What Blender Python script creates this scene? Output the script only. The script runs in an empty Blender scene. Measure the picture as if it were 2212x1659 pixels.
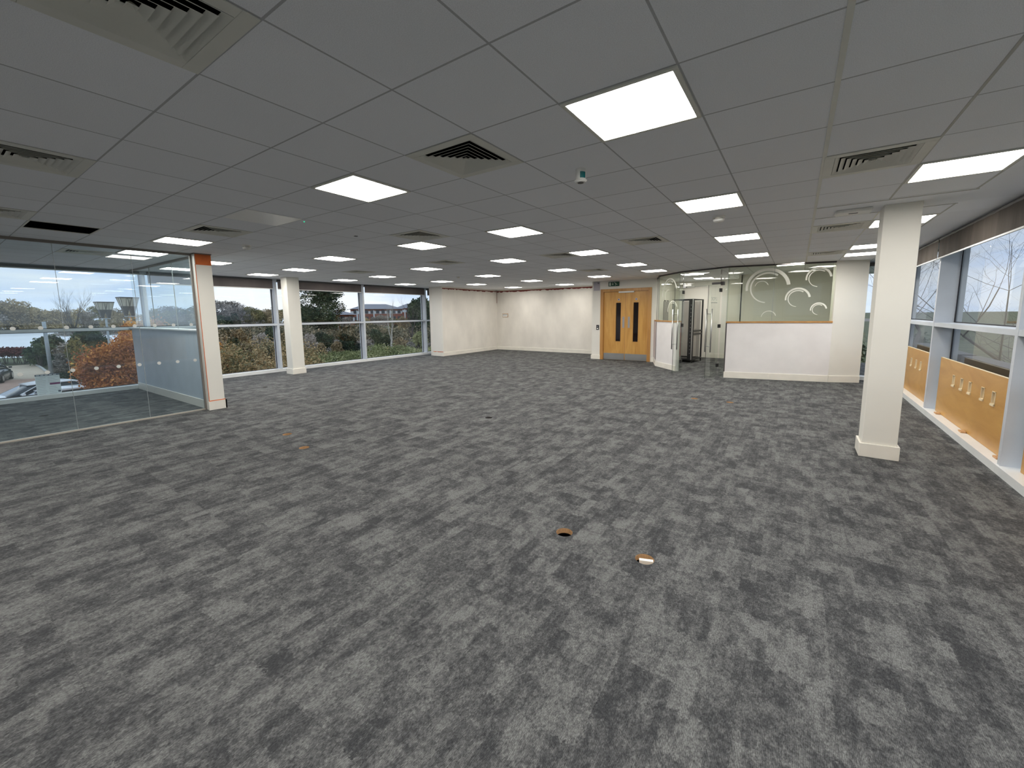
import bpy, bmesh, math, random
from mathutils import Vector, Matrix
import numpy as np

S = bpy.context.scene
COL = S.collection
PI = math.pi
H = 2.75                       # ceiling height
T = 0.6                        # ceiling tile

# ------------------------------------------------------------------ camera
F_PX, PPY = 888.38, -40.36
yaw, pitch, roll = 0.60409, -0.12442, 0.01139
Rm = Matrix.Rotation(yaw, 3, 'Z') @ Matrix.Rotation(pitch, 3, 'X') @ Matrix.Rotation(roll, 3, 'Y')
CAM = Vector((1.10675, -0.26187, 1.652))
right, fwd, up = Rm.col[0], Rm.col[1], Rm.col[2]
M4 = Matrix(((right.x, up.x, -fwd.x), (right.y, up.y, -fwd.y), (right.z, up.z, -fwd.z)))
cd = bpy.data.cameras.new('camera')
cam = bpy.data.objects.new('camera', cd)
COL.objects.link(cam)
cam.matrix_world = Matrix.Translation(CAM) @ M4.to_4x4()
cd.sensor_width = 36.0
cd.lens = F_PX / 2212 * 36.0
cd.shift_y = PPY / 2212
cd.clip_end = 2000
S.camera = cam

def pol(u, v, D):
    """point seen at photo pixel (u, v), horizontal distance D from the camera"""
    d = right * ((u - 1106) / F_PX) + fwd - up * ((v - 829.5 - PPY) / F_PX)
    k = D / math.hypot(d.x, d.y)
    return CAM + d * k

# ------------------------------------------------------------------ sky
W = bpy.data.worlds.new('sky')
S.world = W
W.use_nodes = True
nt = W.node_tree
nt.nodes.clear()
def wn(t, **k):
    n = nt.nodes.new(t)
    for a, b in k.items(): setattr(n, a, b)
    return n
tc = wn('ShaderNodeTexCoord')
mp = wn('ShaderNodeMapping'); mp.inputs['Scale'].default_value = (1.0, 1.0, 5.0)
nz = wn('ShaderNodeTexNoise'); nz.inputs['Scale'].default_value = 3.2; nz.inputs['Detail'].default_value = 5; nz.inputs['Distortion'].default_value = 0.5
rp = wn('ShaderNodeValToRGB')
rp.color_ramp.elements[0].position = 0.36; rp.color_ramp.elements[0].color = (0.60, 0.73, 0.96, 1)
rp.color_ramp.elements[1].position = 0.64; rp.color_ramp.elements[1].color = (0.96, 0.98, 1.0, 1)
bg = wn('ShaderNodeBackground'); bg.inputs['Strength'].default_value = 1.12
wo = wn('ShaderNodeOutputWorld')
L = nt.links.new
L(tc.outputs['Generated'], mp.inputs[0]); L(mp.outputs[0], nz.inputs['Vector']); L(nz.outputs[0], rp.inputs[0])
L(rp.outputs[0], bg.inputs[0]); L(bg.outputs[0], wo.inputs[0])

S.view_settings.view_transform = 'Standard'
S.view_settings.look = 'None'
S.view_settings.gamma = 1.0
S.view_settings.exposure = 0.06
S.view_settings.use_curve_mapping = False
S.cycles.use_denoising = True
S.cycles.adaptive_threshold = 0.04
S.cycles.max_bounces = 8
S.cycles.diffuse_bounces = 4
S.cycles.glossy_bounces = 4
S.cycles.transparent_max_bounces = 24
S.cycles.transmission_bounces = 6
S.cycles.sample_clamp_indirect = 6.0
S.cycles.caustics_reflective = False
S.cycles.caustics_refractive = False
LIGHT = 25.0                   # radiance of the ceiling panels

# ------------------------------------------------------------------ materials
def mat(name, col, rough=0.6, metal=0.0, spec=0.5, noise=None, bump=None, emit=None):
    """noise=(scale, amount, stretch) lightness mottling; bump=(scale, strength)"""
    m = bpy.data.materials.new(name); m.use_nodes = True
    n = m.node_tree; b = n.nodes['Principled BSDF']
    b.inputs['Base Color'].default_value = (*col, 1)
    b.inputs['Roughness'].default_value = rough
    b.inputs['Metallic'].default_value = metal
    b.inputs['Specular IOR Level'].default_value = spec
    t = n.nodes.new('ShaderNodeTexCoord')
    if noise is None: noise = (3.0, 0.05, (1, 1, 1))
    sc, am, st = noise
    mm = n.nodes.new('ShaderNodeMapping'); mm.inputs['Scale'].default_value = st
    z = n.nodes.new('ShaderNodeTexNoise'); z.inputs['Scale'].default_value = sc; z.inputs['Detail'].default_value = 5
    r = n.nodes.new('ShaderNodeMapRange')
    r.inputs['From Min'].default_value = 0.3; r.inputs['From Max'].default_value = 0.7
    r.inputs['To Min'].default_value = 1 - am; r.inputs['To Max'].default_value = 1 + am
    v = n.nodes.new('ShaderNodeVectorMath'); v.operation = 'SCALE'; v.inputs[0].default_value = col
    n.links.new(t.outputs['Object'], mm.inputs[0]); n.links.new(mm.outputs[0], z.inputs['Vector'])
    n.links.new(z.outputs[0], r.inputs['Value']); n.links.new(r.outputs[0], v.inputs['Scale'])
    n.links.new(v.outputs[0], b.inputs['Base Color'])
    if bump:
        z2 = n.nodes.new('ShaderNodeTexNoise'); z2.inputs['Scale'].default_value = bump[0]; z2.inputs['Detail'].default_value = 3
        bb = n.nodes.new('ShaderNodeBump'); bb.inputs['Strength'].default_value = bump[1]; bb.inputs['Distance'].default_value = 0.01
        n.links.new(t.outputs['Object'], z2.inputs['Vector']); n.links.new(z2.outputs[0], bb.inputs['Height'])
        n.links.new(bb.outputs[0], b.inputs['Normal'])
    if emit:
        b.inputs['Emission Color'].default_value = (*emit[0], 1); b.inputs['Emission Strength'].default_value = emit[1]
    return m

def mat_glass(name, tint, f0=0.045, rough=0.0, haze=0.0, hazecol=(0.8, 0.85, 0.88)):
    m = bpy.data.materials.new(name); m.use_nodes = True
    n = m.node_tree; n.nodes.clear()
    tr = n.nodes.new('ShaderNodeBsdfTransparent'); tr.inputs[0].default_value = (*tint, 1)
    gl = n.nodes.new('ShaderNodeBsdfGlossy'); gl.inputs['Roughness'].default_value = rough
    fr = n.nodes.new('ShaderNodeFresnel')            # same reflectance from both sides of the thin pane
    ge = n.nodes.new('ShaderNodeNewGeometry'); ior = n.nodes.new('ShaderNodeMapRange')
    ior.inputs['To Min'].default_value = 1.5; ior.inputs['To Max'].default_value = 1 / 1.5
    n.links.new(ge.outputs['Backfacing'], ior.inputs['Value']); n.links.new(ior.outputs[0], fr.inputs['IOR'])
    mu = n.nodes.new('ShaderNodeMath'); mu.operation = 'MULTIPLY'; mu.inputs[1].default_value = f0 / 0.04
    mu.use_clamp = True
    mx = n.nodes.new('ShaderNodeMixShader'); o = n.nodes.new('ShaderNodeOutputMaterial')
    n.links.new(fr.outputs[0], mu.inputs[0]); n.links.new(mu.outputs[0], mx.inputs[0])
    last = tr
    if haze:
        df = n.nodes.new('ShaderNodeBsdfDiffuse'); df.inputs[0].default_value = (*hazecol, 1)
        m2 = n.nodes.new('ShaderNodeMixShader'); m2.inputs[0].default_value = haze
        n.links.new(tr.outputs[0], m2.inputs[1]); n.links.new(df.outputs[0], m2.inputs[2]); last = m2
    n.links.new(last.outputs[0], mx.inputs[1]); n.links.new(gl.outputs[0], mx.inputs[2])
    n.links.new(mx.outputs[0], o.inputs[0])
    return m

def mat_carpet():
    m = bpy.data.materials.new('carpet'); m.use_nodes = True
    n = m.node_tree; b = n.nodes['Principled BSDF']; l = n.links.new
    b.inputs['Roughness'].default_value = 0.95; b.inputs['Specular IOR Level'].default_value = 0.25
    g = n.nodes.new('ShaderNodeNewGeometry')
    def noise(vec, sc, det=2, dist=0.0, rough=0.5):
        z = n.nodes.new('ShaderNodeTexNoise'); z.inputs['Scale'].default_value = sc
        z.inputs['Detail'].default_value = det; z.inputs['Distortion'].default_value = dist; z.inputs['Roughness'].default_value = rough
        l(vec, z.inputs['Vector']); return z.outputs[0]
    def mapping(vec, s):
        q = n.nodes.new('ShaderNodeMapping'); q.inputs['Scale'].default_value = s
        l(vec, q.inputs[0]); return q.outputs[0]
    def math_(op, a, bb, clamp=False):
        q = n.nodes.new('ShaderNodeMath'); q.operation = op; q.use_clamp = clamp
        for i, v in enumerate((a, bb)):
            if isinstance(v, (int, float)): q.inputs[i].default_value = v
            else: l(v, q.inputs[i])
        return q.outputs[0]
    def snap(vec, s):
        q = n.nodes.new('ShaderNodeVectorMath'); q.operation = 'SNAP'
        q.inputs[1].default_value = s; l(vec, q.inputs[0]); return q.outputs[0]
    P = g.outputs['Position']
    # wobble so block edges fray along the ribs
    w = n.nodes.new('ShaderNodeTexNoise'); w.inputs['Scale'].default_value = 48; w.inputs['Detail'].default_value = 6; w.inputs['Roughness'].default_value = 0.7
    l(P, w.inputs['Vector'])
    ws = n.nodes.new('ShaderNodeVectorMath'); ws.operation = 'SUBTRACT'; ws.inputs[1].default_value = (0.5, 0.5, 0.5); l(w.outputs['Color'], ws.inputs[0])
    wm = n.nodes.new('ShaderNodeVectorMath'); wm.operation = 'MULTIPLY'; wm.inputs[1].default_value = (0.03, 0.12, 0); l(ws.outputs[0], wm.inputs[0])
    wa = n.nodes.new('ShaderNodeVectorMath'); wa.operation = 'ADD'; l(P, wa.inputs[0]); l(wm.outputs[0], wa.inputs[1])
    Q = wa.outputs[0]
    blk = noise(mapping(snap(Q, (0.0833, 0.1667, 1)), (4.6, 2.9, 0)), 1.0, 1.0)
    blk2 = noise(mapping(snap(Q, (0.04, 0.125, 1)), (11.7, 5.3, 0)), 1.0, 0.0)
    mid = noise(mapping(P, (1, 0.6, 1)), 17, 6, 0.5, 0.72)
    fine = noise(mapping(P, (1, 0.35, 1)), 210, 3, 0, 0.75)
    grain = noise(mapping(P, (1, 0.7, 1)), 52, 5, 0.3, 0.8)
    s = math_('ADD', math_('MULTIPLY', blk, 1.15), math_('MULTIPLY', blk2, 0.6))
    s = math_('ADD', s, math_('MULTIPLY', mid, 1.35))
    s = math_('DIVIDE', math_('ADD', s, math_('MULTIPLY', grain, 1.6)), 4.7)
    rp = n.nodes.new('ShaderNodeValToRGB')
    e = rp.color_ramp.elements
    e[0].position = 0.43; e[0].color = (0.040, 0.042, 0.045, 1)
    e[1].position = 0.57; e[1].color = (0.156, 0.160, 0.158, 1)
    x = rp.color_ramp.elements.new(0.49); x.color = (0.077, 0.079, 0.081, 1)
    l(s, rp.inputs[0])
    # ribs of the pile run along y
    wv = n.nodes.new('ShaderNodeTexWave'); wv.wave_type = 'BANDS'; wv.bands_direction = 'X'
    wv.inputs['Scale'].default_value = 55; wv.inputs['Distortion'].default_value = 0.6
    l(P, wv.inputs['Vector'])
    f = math_('ADD', math_('MULTIPLY', fine, 3.0), math_('MULTIPLY', wv.outputs['Fac'], 0.30))
    f = math_('MAXIMUM', math_('ADD', f, -0.65), 0.15)
    # tile seams
    sx = n.nodes.new('ShaderNodeSeparateXYZ'); l(P, sx.inputs[0])
    seams = []
    for o, per in ((0, 0.5), (1, 0.5)):
        fr = math_('FRACT', math_('DIVIDE', sx.outputs[o], per), 0)
        fr2 = math_('COMPARE', fr, 0.0); 
        cmp_ = n.nodes.new('ShaderNodeMath'); cmp_.operation = 'LESS_THAN'; l(fr, cmp_.inputs[0]); cmp_.inputs[1].default_value = 0.006
        seams.append(cmp_.outputs[0])
    sm = math_('MAXIMUM', seams[0], seams[1])
    sm = math_('SUBTRACT', 1.0, math_('MULTIPLY', sm, 0.18))
    f = math_('MULTIPLY', f, sm)
    v = n.nodes.new('ShaderNodeVectorMath'); v.operation = 'SCALE'
    l(rp.outputs[0], v.inputs[0]); l(f, v.inputs['Scale']); l(v.outputs[0], b.inputs['Base Color'])
    bp = n.nodes.new('ShaderNodeBump'); bp.inputs['Strength'].default_value = 0.5; bp.inputs['Distance'].default_value = 0.004
    l(fine, bp.inputs['Height']); l(bp.outputs[0], b.inputs['Normal'])
    return m

def mat_ceiling():
    m = bpy.data.materials.new('ceiling_tile'); m.use_nodes = True
    n = m.node_tree; b = n.nodes['Principled BSDF']; l = n.links.new
    b.inputs['Roughness'].default_value = 0.9; b.inputs['Specular IOR Level'].default_value = 0.2
    g = n.nodes.new('ShaderNodeNewGeometry'); sx = n.nodes.new('ShaderNodeSeparateXYZ'); l(g.outputs['Position'], sx.inputs[0])
    def mth(op, a, bb):
        q = n.nodes.new('ShaderNodeMath'); q.operation = op
        for i, v in enumerate((a, bb)):
            if isinstance(v, (int, float)): q.inputs[i].default_value = v
            else: l(v, q.inputs[i])
        return q.outputs[0]
    ln = None
    for o in (0, 1):
        p = mth('PINGPONG', sx.outputs[o], T / 2)     # distance to the next tile edge
        c = mth('LESS_THAN', p, 0.0055)
        ln = c if ln is None else mth('MAXIMUM', ln, c)
    # beyond x = 2.4 and in the band beside the column the ceiling is plain plaster
    ln = mth('MULTIPLY', ln, mth('LESS_THAN', sx.outputs[0], 2.407))
    band = mth('MULTIPLY', mth('GREATER_THAN', sx.outputs[0], 1.22), mth('LESS_THAN', mth('ABSOLUTE', mth('SUBTRACT', sx.outputs[1], 5.76), 0), 0.30))
    ln = mth('MULTIPLY', ln, mth('SUBTRACT', 1.0, band))
    z = n.nodes.new('ShaderNodeTexNoise'); z.inputs['Scale'].default_value = 260; z.inputs['Detail'].default_value = 2; l(g.outputs['Position'], z.inputs['Vector'])
    r = n.nodes.new('ShaderNodeMapRange'); r.inputs['From Min'].default_value = 0.3; r.inputs['From Max'].default_value = 0.7; r.inputs['To Min'].default_value = 0.9; r.inputs['To Max'].default_value = 1.08
    l(z.outputs[0], r.inputs[0])
    # each tile slightly its own shade
    sn = n.nodes.new('ShaderNodeVectorMath'); sn.operation = 'SNAP'; sn.inputs[1].default_value = (T, T, 10)
    l(g.outputs['Position'], sn.inputs[0])
    wn_ = n.nodes.new('ShaderNodeTexWhiteNoise'); l(sn.outputs[0], wn_.inputs['Vector'])
    tv = mth('ADD', mth('MULTIPLY', wn_.outputs[0], 0.05), 0.975)
    k = mth('MULTIPLY', mth('MULTIPLY', r.outputs[0], tv), mth('SUBTRACT', 1.0, mth('MULTIPLY', ln, 0.45)))
    v = n.nodes.new('ShaderNodeVectorMath'); v.operation = 'SCALE'; v.inputs[0].default_value = (0.90, 0.92, 0.96)
    l(k, v.inputs['Scale']); l(v.outputs[0], b.inputs['Base Color'])
    bp = n.nodes.new('ShaderNodeBump'); bp.inputs['Strength'].default_value = 0.2; bp.inputs['Distance'].default_value = 0.003
    l(z.outputs[0], bp.inputs['Height']); l(bp.outputs[0], b.inputs['Normal'])
    return m

def mat_leaf(name, c1, c2, c3, scale=1.2):
    m = bpy.data.materials.new(name); m.use_nodes = True
    n = m.node_tree; b = n.nodes['Principled BSDF']; l = n.links.new
    b.inputs['Roughness'].default_value = 0.8; b.inputs['Specular IOR Level'].default_value = 0.2
    g = n.nodes.new('ShaderNodeNewGeometry')
    z = n.nodes.new('ShaderNodeTexNoise'); z.inputs['Scale'].default_value = scale; z.inputs['Detail'].default_value = 3
    l(g.outputs['Position'], z.inputs['Vector'])
    w = n.nodes.new('ShaderNodeTexNoise'); w.inputs['Scale'].default_value = scale * 9; w.inputs['Detail'].default_value = 2
    l(g.outputs['Position'], w.inputs['Vector'])
    oi = n.nodes.new('ShaderNodeObjectInfo')
    a = n.nodes.new('ShaderNodeMath'); a.operation = 'MULTIPLY_ADD'; a.inputs[1].default_value = 0.22; l(oi.outputs['Random'], a.inputs[0]); l(z.outputs[0], a.inputs[2])
    a2 = n.nodes.new('ShaderNodeMath'); a2.operation = 'MULTIPLY_ADD'; a2.inputs[1].default_value = 0.5; l(w.outputs[0], a2.inputs[0]); l(a.outputs[0], a2.inputs[2])
    r = n.nodes.new('ShaderNodeValToRGB')
    e = r.color_ramp.elements; e[0].position = 0.62; e[0].color = (*c1, 1); e[1].position = 1.05; e[1].color = (*c3, 1)
    x = e.new(0.84); x.color = (*c2, 1)
    l(a2.outputs[0], r.inputs[0]); l(r.outputs[0], b.inputs['Base Color'])
    return m

def mat_wood(name, c1, c2, stretch=(1, 1, 0.12), sc=9):
    m = bpy.data.materials.new(name); m.use_nodes = True
    n = m.node_tree; b = n.nodes['Principled BSDF']; l = n.links.new
    b.inputs['Roughness'].default_value = 0.35
    t = n.nodes.new('ShaderNodeTexCoord'); mp = n.nodes.new('ShaderNodeMapping'); mp.inputs['Scale'].default_value = stretch
    z = n.nodes.new('ShaderNodeTexNoise'); z.inputs['Scale'].default_value = sc; z.inputs['Detail'].default_value = 6; z.inputs['Distortion'].default_value = 1.2
    r = n.nodes.new('ShaderNodeValToRGB'); r.color_ramp.elements[0].color = (*c1, 1); r.color_ramp.elements[1].color = (*c2, 1)
    r.color_ramp.elements[0].position = 0.3; r.color_ramp.elements[1].position = 0.7
    l(t.outputs['Object'], mp.inputs[0]); l(mp.outputs[0], z.inputs['Vector']); l(z.outputs[0], r.inputs[0]); l(r.outputs[0], b.inputs['Base Color'])
    return m

M = dict(
    carpet=mat_carpet(), ceiling=mat_ceiling(),
    wall=mat('white_wall_paint', (0.80, 0.78, 0.72), 0.6, noise=(1.5, 0.02, (1, 1, 1))),
    patch=mat('patched_wall', (0.80, 0.765, 0.70), 0.7, noise=(1.6, 0.07, (1.3, 1.3, 0.7))),
    cream=mat('cream_paint', (0.80, 0.785, 0.72), 0.5, noise=(2, 0.02, (1, 1, 1))),
    skirt=mat('skirting_gloss', (0.84, 0.81, 0.73), 0.35),
    half=mat('half_wall_filler', (0.80, 0.78, 0.77), 0.6, noise=(2.5, 0.04, (1, 1, 1))),
    pink=mat('pinkish_plaster', (0.56, 0.49, 0.48), 0.7),
    bluewall=mat('blue_grey_wall', (0.50, 0.57, 0.64), 0.6),
    alu=mat('window_aluminium', (0.54, 0.58, 0.63), 0.4, 0.0),
    aluw=mat('white_aluminium', (0.78, 0.80, 0.80), 0.35, 0.0),
    gasket=mat('black_gasket', (0.02, 0.02, 0.025), 0.6),
    steel=mat('brushed_steel', (0.55, 0.55, 0.54), 0.32, 1.0),
    greymetal=mat('grey_push_plate', (0.36, 0.35, 0.36), 0.4, 0.6),
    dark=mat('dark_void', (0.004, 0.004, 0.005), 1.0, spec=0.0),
    dtrim=mat('dark_trim', (0.07, 0.065, 0.065), 0.5),
    btrim=mat('brown_glazing_trim', (0.22, 0.20, 0.18), 0.5),
    vent=mat('vent_paint', (0.72, 0.72, 0.66), 0.5),
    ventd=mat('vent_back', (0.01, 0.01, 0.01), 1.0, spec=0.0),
    orange=mat('orange_paint', (0.62, 0.14, 0.025), 0.6, noise=(9, 0.12, (1, 1, 1))),
    red=mat('dark_red_paint', (0.20, 0.035, 0.025), 0.7, noise=(9, 0.2, (1, 1, 1))),
    oak=mat_wood('oak_veneer', (0.50, 0.25, 0.055), (0.64, 0.36, 0.10)),
    oakt=mat_wood('oak_trim', (0.44, 0.21, 0.06), (0.56, 0.30, 0.09)),
    ply=mat_wood('plywood_panel', (0.47, 0.235, 0.05), (0.60, 0.34, 0.09), (1, 0.3, 1), 4),
    plye=mat('plywood_edge', (0.78, 0.66, 0.44), 0.5),
    hole=mat('chipboard_rim', (0.52, 0.31, 0.15), 0.8, noise=(60, 0.2, (1, 1, 1))),
    white=mat('white_plastic', (0.80, 0.80, 0.77), 0.4),
    whitew=mat('white_block', (0.90, 0.88, 0.80), 0.6),
    lilac=mat('lilac_grey_panel', (0.42, 0.40, 0.45), 0.5),
    black=mat('black_metal', (0.012, 0.012, 0.013), 0.35),
    teal=mat('teal_label', (0.0, 0.16, 0.17), 0.4),
    green=mat('exit_green', (0.0, 0.055, 0.025), 0.4),
    led=mat('green_led', (0.0, 0.3, 0.15), 0.4, emit=((0.0, 1.0, 0.5), 1.2)),
    sign=mat('sign_white', (0.55, 0.62, 0.56), 0.5),
    blind=mat('blind_fabric', (0.060, 0.048, 0.038), 0.9, noise=(9, 0.22, (1, 1, 0.15))),
    blinda=mat('blind_fabric_grey', (0.125, 0.108, 0.106), 0.9, noise=(5, 0.08, (1, 1, 0.2))),
    bar=mat('ceiling_bar_paint', (0.46, 0.46, 0.43), 0.5),
    joint=mat('silicone', (0.34, 0.37, 0.37), 0.5),
    frost=mat('frosted_vinyl', (0.62, 0.64, 0.62), 0.8),
    arcs=mat('pale_vinyl', (0.86, 0.87, 0.78), 0.7),
    cab=mat('cabinet_panel', (0.42, 0.40, 0.37), 0.35),
    bluedot=mat('blue_disc', (0.03, 0.04, 0.22), 0.4),
    paper=mat('notice_paper', (0.74, 0.82, 0.86), 0.7),
    ink=mat('notice_ink', (0.10, 0.13, 0.18), 0.7), purple=mat('purple_ink', (0.16, 0.02, 0.13), 0.7), greyink=mat('grey_ink', (0.38, 0.44, 0.50), 0.7),
    glass=mat_glass('window_glass', (0.90, 0.94, 0.96), 0.05),
    glassp=mat_glass('partition_glass', (0.85, 0.93, 0.95), 0.05, haze=0.05, hazecol=(0.55, 0.72, 0.80)),
    glassg=mat_glass('green_glass', (0.74, 0.79, 0.70), 0.05, haze=0.03, hazecol=(0.6, 0.65, 0.5)),
    glassd=mat_glass('door_glass', (0.88, 0.92, 0.88), 0.05),
    glassv=mat('dark_vision_glass', (0.012, 0.006, 0.006), 0.05),
    edge=mat('glass_edge', (0.05, 0.06, 0.05), 0.2),
    grass=mat('rough_ground', (0.085, 0.10, 0.045), 0.95, noise=(0.35, 0.45, (1, 1, 1))),
    paving=mat('car_park_paving', (0.50, 0.42, 0.32), 0.9, noise=(0.8, 0.08, (1, 1, 1))),
    brickp=mat('brick_paving', (0.40, 0.27, 0.21), 0.9, noise=(2.5, 0.15, (1, 1, 1))),
    kerb=mat('kerb_stone', (0.42, 0.42, 0.40), 0.9),
    water=mat('river_water', (0.86, 0.90, 0.95), 0.35, noise=(0.05, 0.05, (1, 6, 1))),
    bark=mat('bark', (0.10, 0.085, 0.075), 0.9), birch=mat('birch_bark', (0.48, 0.46, 0.42), 0.8, noise=(4, 0.4, (1, 1, 2))),
    lampm=mat('galvanised_post', (0.36, 0.41, 0.44), 0.5), lampd=mat('dark_lantern', (0.03, 0.03, 0.035), 0.5),
    lampg=mat('lantern_glass', (0.52, 0.52, 0.44), 0.3),
    brick=mat('red_brick', (0.24, 0.085, 0.06), 0.9), slate=mat('grey_roof', (0.20, 0.22, 0.26), 0.8),
    cream2=mat('pale_panel', (0.62, 0.66, 0.70), 0.7), winm=mat('far_window', (0.03, 0.04, 0.06), 0.2),
    carw=mat('white_car_paint', (0.80, 0.82, 0.86), 0.15), card=mat('dark_car_paint', (0.025, 0.03, 0.035), 0.15),
    carg=mat('car_glass', (0.02, 0.03, 0.045), 0.05), tyre=mat('tyre', (0.015, 0.015, 0.015), 0.8),
    rendr=mat('pale_render', (0.30, 0.33, 0.37), 0.9, noise=(0.6, 0.12, (1, 1, 1))),
    lf_orange=mat_leaf('beech_leaves', (0.26, 0.085, 0.05), (0.62, 0.25, 0.07), (0.85, 0.50, 0.12), 0.9),
    lf_dark=mat_leaf('dark_evergreen', (0.014, 0.028, 0.022), (0.045, 0.075, 0.045), (0.11, 0.14, 0.07), 0.7),
    lf_brown=mat_leaf('brown_olive_leaves', (0.15, 0.125, 0.09), (0.33, 0.26, 0.15), (0.48, 0.39, 0.22), 0.12),
    lf_grey=mat_leaf('grey_twigs', (0.15, 0.145, 0.135), (0.30, 0.28, 0.25), (0.46, 0.41, 0.36), 0.4),
    lf_mix=mat_leaf('scrub', (0.035, 0.042, 0.026), (0.135, 0.135, 0.085), (0.46, 0.37, 0.24), 0.5),
    lf_olive=mat_leaf('olive_leaves', (0.06, 0.07, 0.035), (0.19, 0.19, 0.08), (0.36, 0.30, 0.12), 0.6),
    lf_green=mat_leaf('green_weeds', (0.09, 0.11, 0.05), (0.24, 0.28, 0.12), (0.45, 0.45, 0.24), 0.5),
    lf_mix2=mat_leaf('near_scrub_leaves', (0.05, 0.055, 0.03), (0.18, 0.17, 0.085), (0.50, 0.36, 0.18), 0.8),
    lf_red=mat_leaf('copper_hedge', (0.05, 0.012, 0.014), (0.12, 0.03, 0.03), (0.19, 0.06, 0.05), 1.0),
)
def emission(name, col, s):
    m = bpy.data.materials.new(name); m.use_nodes = True; n = m.node_tree; n.nodes.clear()
    e = n.nodes.new('ShaderNodeEmission'); e.inputs[0].default_value = (*col, 1); e.inputs[1].default_value = s
    o = n.nodes.new('ShaderNodeOutputMaterial'); n.links.new(e.outputs[0], o.inputs[0]); return m
M['lamp'] = emission('lit_diffuser', (1.0, 0.955, 0.89), LIGHT)

# ------------------------------------------------------------------ mesh helpers
class MB:
    def __init__(s): s.v = []; s.f = []
    def add(s, vs, fs):
        o = len(s.v); s.v += [tuple(q) for q in vs]; s.f += [tuple(i + o for i in f) for f in fs]; return s
    def box(s, x0, y0, z0, x1, y1, z1):
        if x0 > x1: x0, x1 = x1, x0
        if y0 > y1: y0, y1 = y1, y0
        if z0 > z1: z0, z1 = z1, z0
        v = [(x0, y0, z0), (x1, y0, z0), (x1, y1, z0), (x0, y1, z0), (x0, y0, z1), (x1, y0, z1), (x1, y1, z1), (x0, y1, z1)]
        return s.add(v, [(0, 3, 2, 1), (4, 5, 6, 7), (0, 1, 5, 4), (1, 2, 6, 5), (2, 3, 7, 6), (3, 0, 4, 7)])
    def seg(s, p, q, z0, z1, t0, t1):
        """wall piece from p to q (xy); t0..t1 = offsets to the left of p->q"""
        p = Vector(p[:2]); q = Vector(q[:2]); d = (q - p).normalized(); n = Vector((-d.y, d.x))
        a, b, c, e = p + n * t0, q + n * t0, q + n * t1, p + n * t1
        v = [(w.x, w.y, z) for z in (z0, z1) for w in (a, b, c, e)]
        return s.add(v, [(0, 3, 2, 1), (4, 5, 6, 7), (0, 1, 5, 4), (1, 2, 6, 5), (2, 3, 7, 6), (3, 0, 4, 7)])
    def quad(s, a, b, c, d): return s.add([a, b, c, d], [(0, 1, 2, 3)])
    def tube(s, pts, rad, n=6, cap=True):
        pts = [Vector(p) for p in pts]
        if not isinstance(rad, (list, tuple)): rad = [rad] * len(pts)
        base = len(s.v); prev = None
        for i, p in enumerate(pts):
            d = (pts[min(i + 1, len(pts) - 1)] - pts[max(i - 1, 0)]).normalized()
            a = d.orthogonal().normalized() if prev is None else (prev - d * prev.dot(d)).normalized()
            prev = a; b = d.cross(a)
            for k in range(n):
                t = 2 * PI * k / n
                w = p + (a * math.cos(t) + b * math.sin(t)) * rad[i]; s.v.append(tuple(w))
        for i in range(len(pts) - 1):
            for k in range(n):
                a0 = base + i * n + k; b0 = base + i * n + (k + 1) % n
                s.f.append((a0, b0, b0 + n, a0 + n))
        if cap:
            s.f.append(tuple(base + k for k in range(n))[::-1]); s.f.append(tuple(base + (len(pts) - 1) * n + k for k in range(n)))
        return s
    def cyl(s, c, r, z0, z1, n=24, r1=None):
        r1 = r if r1 is None else r1
        return s.tube([(c[0], c[1], z0), (c[0], c[1], z1)], [r, r1], n)
    def build(s, name, m, parent=None, smooth=False):
        me = bpy.data.meshes.new(name); me.from_pydata(s.v, [], s.f); me.update()
        for k in (m if isinstance(m, (list, tuple)) else [m]): me.materials.append(k)
        if smooth:
            me.polygons.foreach_set('use_smooth', [True] * len(me.polygons))
        o = bpy.data.objects.new(name, me); COL.objects.link(o)
        if parent: o.parent = parent
        return o
def tag(o, label, cat, group=None, kind=None):
    if label: o['label'] = label
    if cat: o['category'] = cat
    if group: o['group'] = group
    if kind: o['kind'] = kind
    return o
def struct(o, label, cat): return tag(o, label, cat, kind='structure')
def empty(name, loc=(0, 0, 0), rz=0):
    o = bpy.data.objects.new(name, None); COL.objects.link(o); o.location = loc; o.rotation_euler = (0, 0, rz)
    o.empty_display_size = 0.1; return o
def bevel(o, w=0.004, seg=2):
    b = o.modifiers.new('bevel', 'BEVEL'); b.width = w; b.segments = seg; b.limit_method = 'ANGLE'; return o
def copy_tree(o, parent=None):
    c = o.copy(); COL.objects.link(c)
    if parent: c.parent = parent
    for ch in list(o.children): copy_tree(ch, c)
    return c

# ================================================================== ROOM SHELL
XL, XG = -11.65, -11.85        # left curtain wall: inner face, glass line
XR, XRG = 2.87, 3.10           # right curtain wall
YB, YE = -5.5, 16.6
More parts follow.
